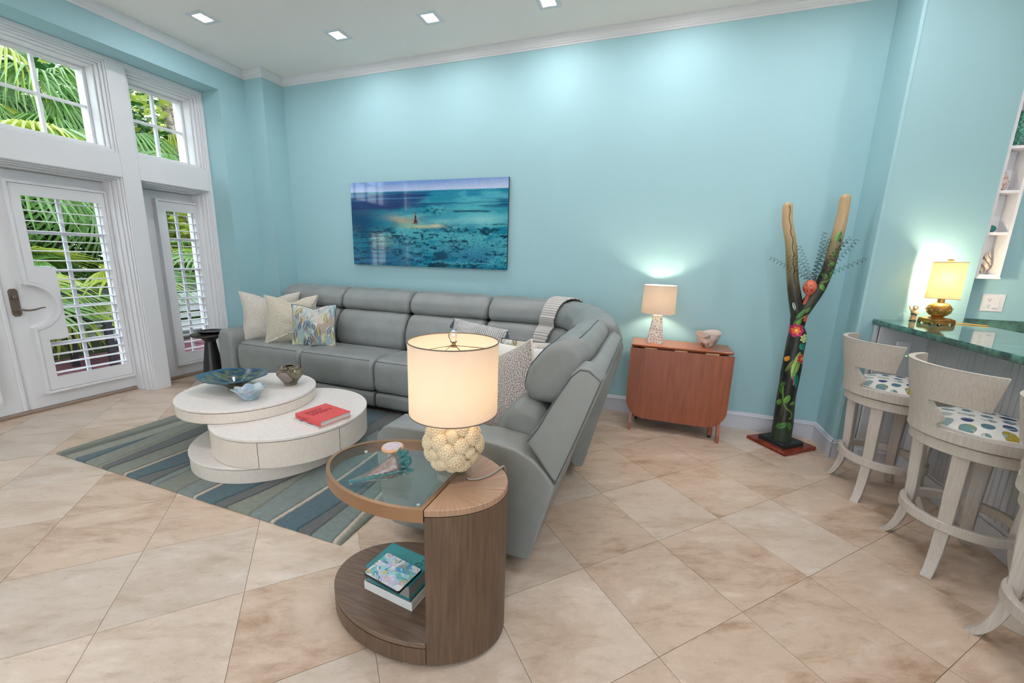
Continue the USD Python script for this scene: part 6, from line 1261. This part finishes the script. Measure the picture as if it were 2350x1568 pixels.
# ================================================================== GARDEN outside the glazed doors
gr_ = obj('garden_ground', box(-16, -8, -.25, -5.05, 16, -.13), SOIL, None, None, label='mulched garden ground beyond the deck', cat='ground', kind='structure')
dk = thing('deck', 'plum coloured board deck outside the glazed doors', 'deck', (-6.1, 2.2, -.11))
for k in range(16): x = -5.08-.142*k; obj('deck_board', cbox(x-.136, -1.2, -.11, x, 6.2, -.075, .004), DECK, dk, None)
pt = thing('patio_bench', 'black framed patio bench with grey slats on the deck', 'bench', (-6.35, 3.55, -.075))
for x in (-6.75, -5.95):
    for y in (2.75, 4.35): obj('post', cbox(x-.03, y-.03, -.075, x+.03, y+.03, .80 if x < -6.5 else .52, .003), PATIO, pt, None)
for y in (2.75, 4.35): obj('arm_rail', cbox(-6.78, y-.035, .52, -5.92, y+.035, .56), PATIO, pt, None)
obj('back_rail', cbox(-6.78, 2.72, .80, -6.72, 4.38, .87), PATIO, pt, None); obj('seat_rail', cbox(-5.99, 2.75, .24, -5.93, 4.35, .32), PATIO, pt, None)
for k in range(6): obj('seat_slat', cbox(-6.72+.13*k, 2.76, .32, -6.72+.13*k+.115, 4.34, .345), PATIOSLAT, pt, None)
for k in range(4): obj('back_slat', cbox(-6.77, 2.78, .38+.10*k, -6.74, 4.32, .46+.10*k), PATIOSLAT, pt, None)

GR = np.random.default_rng(23)
def frond(n, L, spread, droop, width, r):
    """a fan leaf: folded blades around the tip of its stalk, in local x forward, z up"""
    V, F = [], []
    for k in range(n):
        a = (k/(n-1)-.5)*spread+r.normal(0, .02); l = L*(1-.28*abs(k/(n-1)-.5)*2)*r.uniform(.9, 1.05); d = np.array([math.cos(a), math.sin(a), 0]); s = np.array([-math.sin(a), math.cos(a), 0]); b = len(V); segs = 5
        for j in range(segs):
            t = j/(segs-1); w = width*l*np.interp(t, [0, .35, .75, 1], [.25, 1, .6, .04]); z = -droop*l*t**2.2+.03*l*math.sin(t*PI); c = d*l*t*(1-.18*droop*t)+np.array([0, 0, z]); V += [c-s*w+np.array([0, 0, w*.5]), c-np.array([0, 0, w*.2]), c+s*w+np.array([0, 0, w*.5])]
        for j in range(segs-1):
            q = b+j*3
            for o in (0, 1): F += [[q+o, q+o+1, q+o+4], [q+o, q+o+4, q+o+3]]
    return np.array(V), np.array(F)
def palm(loc, h, nf, L, mats, label, group, droop=.5, tilt=(.2, 1.3), stalk=.55, trunk=True, bw=.024):
    t = thing('fan_palm', label, 'palm', loc, group=group); loc = np.array(loc, float); top = loc+np.array([0, 0, h])
    if trunk and h > .3: obj('trunk', tube([loc+np.array([GR.normal(0, .02), GR.normal(0, .02), h*k/6]) for k in range(7)], np.interp(np.arange(7), [0, 6], [.10, .07])*min(1, h/2+.4), 10), DARKBARK, t, True)
    for k in range(nf):
        V, F = frond(int(GR.integers(26, 36)), L*GR.uniform(.8, 1.15), GR.uniform(3.2, 4.8), droop*GR.uniform(.5, 1.4), bw, GR)
        yaw, el = k*2.4+GR.uniform(-.3, .3), GR.uniform(*tilt); sl = stalk*GR.uniform(.7, 1.3)*(.6+L*.5); dr = np.array([math.cos(yaw)*math.cos(el), math.sin(yaw)*math.cos(el), math.sin(el)])
        base = top+dr*sl; pit = el-GR.uniform(.5, 1.3); R = trimesh.transformations
        X = R.translation_matrix(base)@R.rotation_matrix(yaw, [0, 0, 1])@R.rotation_matrix(-pit, [0, 1, 0])@R.rotation_matrix(GR.uniform(-.5, .5), [1, 0, 0])
        m = tm(trimesh.transform_points(V, X), F); st__ = tube([top, top+dr*sl*.5+np.array([0, 0, .02]), base], [.012, .010, .007], 5)
        obj('frond', cat_([m, st__]), mats[int(GR.integers(len(mats)))], t, None)
def shrub(name, loc, size, n, ls, mat, label, cat='shrub', group=None, stemmat=BARK, shape=1.0, core=.55):
    t = thing(name, label, cat, loc, group=group); loc = np.array(loc, float); size = np.array(size, float)
    d = GR.normal(0, 1, (n, 3)); d /= np.linalg.norm(d, axis=1, keepdims=True); r = GR.uniform(core, 1, (n, 1))*(.75+.5*fbm(d*1.8+loc, 3, 3))[:, None]; P = loc+np.array([0, 0, size[2]])+d*r*size
    P[:, 2] = np.maximum(P[:, 2], loc[2]+.03); a = GR.uniform(0, 2*PI, n); u = np.stack([np.cos(a), np.sin(a), GR.uniform(-.7, .3, n)], 1); u /= np.linalg.norm(u, axis=1, keepdims=True); w = np.cross(u, GR.normal(0, 1, (n, 3))); w /= np.linalg.norm(w, axis=1, keepdims=True); L = ls*GR.uniform(.6, 1.3, (n, 1))
    V = np.stack([P-u*L, P+w*L*.42, P+u*L, P-w*L*.42], 1).reshape(-1, 3); k = np.arange(n)*4; F = np.vstack([np.stack([k, k+1, k+2], 1), np.stack([k, k+2, k+3], 1)])
    obj('foliage', tm(V, F), mat, t, None, kind='stuff')
    obj('stem', cat_([tube([loc, loc+np.array([GR.normal(0, .3)*size[0], GR.normal(0, .3)*size[1], size[2]*1.2])], [.02, .008], 6) for _ in range(5)]), stemmat, t, True)
def tree(loc, h, r, crown, n, ls, mat, bark, label, group=None):
    t = thing('garden_tree', label, 'tree', loc, group=group); loc = np.array(loc, float)
    obj('trunk', tube([loc+np.array([.06*math.sin(k*1.3), .06*math.cos(k*1.7), h*k/10]) for k in range(11)], np.interp(np.arange(11), [0, 10], [r, r*.7]), 12), bark, t, True)
    d = GR.normal(0, 1, (n, 3)); d /= np.linalg.norm(d, axis=1, keepdims=True); P = loc+np.array([0, 0, h+crown[2]*.3])+d*GR.uniform(.3, 1, (n, 1))*np.array(crown)*(.6+.8*fbm(d*2+loc, 3, 5))[:, None]
    a = GR.uniform(0, 2*PI, n); u = np.stack([np.cos(a), np.sin(a), GR.uniform(-.8, .2, n)], 1); u /= np.linalg.norm(u, axis=1, keepdims=True); w = np.cross(u, GR.normal(0, 1, (n, 3))); w /= np.linalg.norm(w, axis=1, keepdims=True); L = ls*GR.uniform(.6, 1.3, (n, 1))
    V = np.stack([P-u*L, P+w*L*.42, P+u*L, P-w*L*.42], 1).reshape(-1, 3); k = np.arange(n)*4; obj('crown', tm(V, np.vstack([np.stack([k, k+1, k+2], 1), np.stack([k, k+2, k+3], 1)])), mat, t, None, kind='stuff')
PATIOG = look('pale_bounce_patio', lin(222, 216, 206), .8)  # pale so the added paving reflects sunlight up to the ceiling
obj('patio_ground', box(-9, -14, -.3, 9, YS-.2, -.06), PATIOG, None, None, label='added pale patio out of view, bouncing sunlight in through the added windows', cat='ground', kind='structure')  # added out of view as a reflector for the rear windows
G, BG, YG, DG = LEAF
gp1, gp2, gp3 = 'fan palms close to the glazed doors', 'tall fan palms behind the deck', 'dense shrubs at the back of the garden'
for x, y, h in [(-7.0, 2.15, .30), (-7.6, 3.3, .5), (-7.3, 4.6, .7), (-7.9, 1.3, .4), (-7.4, .2, .4), (-8.2, 5.6, .9), (-7.2, -1.2, .4), (-8.6, 2.5, .8)]:
    palm((x, y, -.13), h, 12, .85, [G, YG, G, BG], 'low green fan palm with broad fronds seen through the shutters', gp1, .3, (.25, 1.35), .8, False, .034)
for x, y, h in [(-8.9, 3.7, 2.4), (-9.4, 4.9, 2.9), (-9.8, 3.0, 3.2), (-9.2, 2.2, 2.0), (-10.2, 5.9, 3.0), (-10.6, 4.3, 3.9), (-9.0, .6, 2.2), (-9.6, -1.0, 2.6)]:
    palm((x, y, -.13), h, 20, 1.0, [BG, G, YG], 'tall fan palm with drooping fronds seen through the transoms', gp2, .9, (-.5, 1.2), .7)
for x, y, h, m in [(-10.6, 6.9, 1.6, YG), (-9.6, 6.3, 1.1, YG), (-11.4, 5.4, 1.9, G), (-11.6, 3.6, 1.8, DG), (-11.2, 1.6, 1.7, G), (-11.0, -.6, 1.8, DG), (-11.5, 7.8, 2.2, G), (-8.2, 7.0, .9, DG), (-11.2, -3.0, 1.9, G)]:
    shrub('garden_shrub', (x, y, -.13), (1.5, 1.5, h), 2600, .10, m, 'dense leafy shrub at the back of the garden', group=gp3)
shrub('garden_shrub', (-8.35, 5.35, 1.5), (.50, .50, .62), 420, .11, YG, 'bright yellow green bush low in the small transom', group=None)
for x, y, r, bk, lab in [(-9.0, 5.72, .085, BARK, 'pale barked tree trunk left in the small transom'), (-8.6, 5.78, .095, DARKBARK, 'dark barked tree trunk right in the small transom'), (-10.4, 6.5, .10, BARK, 'grey tree trunk further back in the small transom')]:
    tree((x, y, -.13), 5.2, r, (1.8, 1.8, 1.4), 1500, .10, YG, bk, lab)
for x, y, h in [(-13.2, -3.5, 3.4), (-13.4, 0, 4.2), (-13.0, 3.0, 4.4), (-13.2, 6.0, 4.6), (-12.8, 9.0, 4.4), (-12.4, 11.5, 4.2)]:
    tree((x, y, -.13), h*.55, .12, (2.4, 2.4, 3.0), 6500, .15, [DG, G, YG][int(abs(x*10+y)) % 3], DARKBARK, 'dense evergreen tree closing the garden', 'evergreen trees closing the garden')
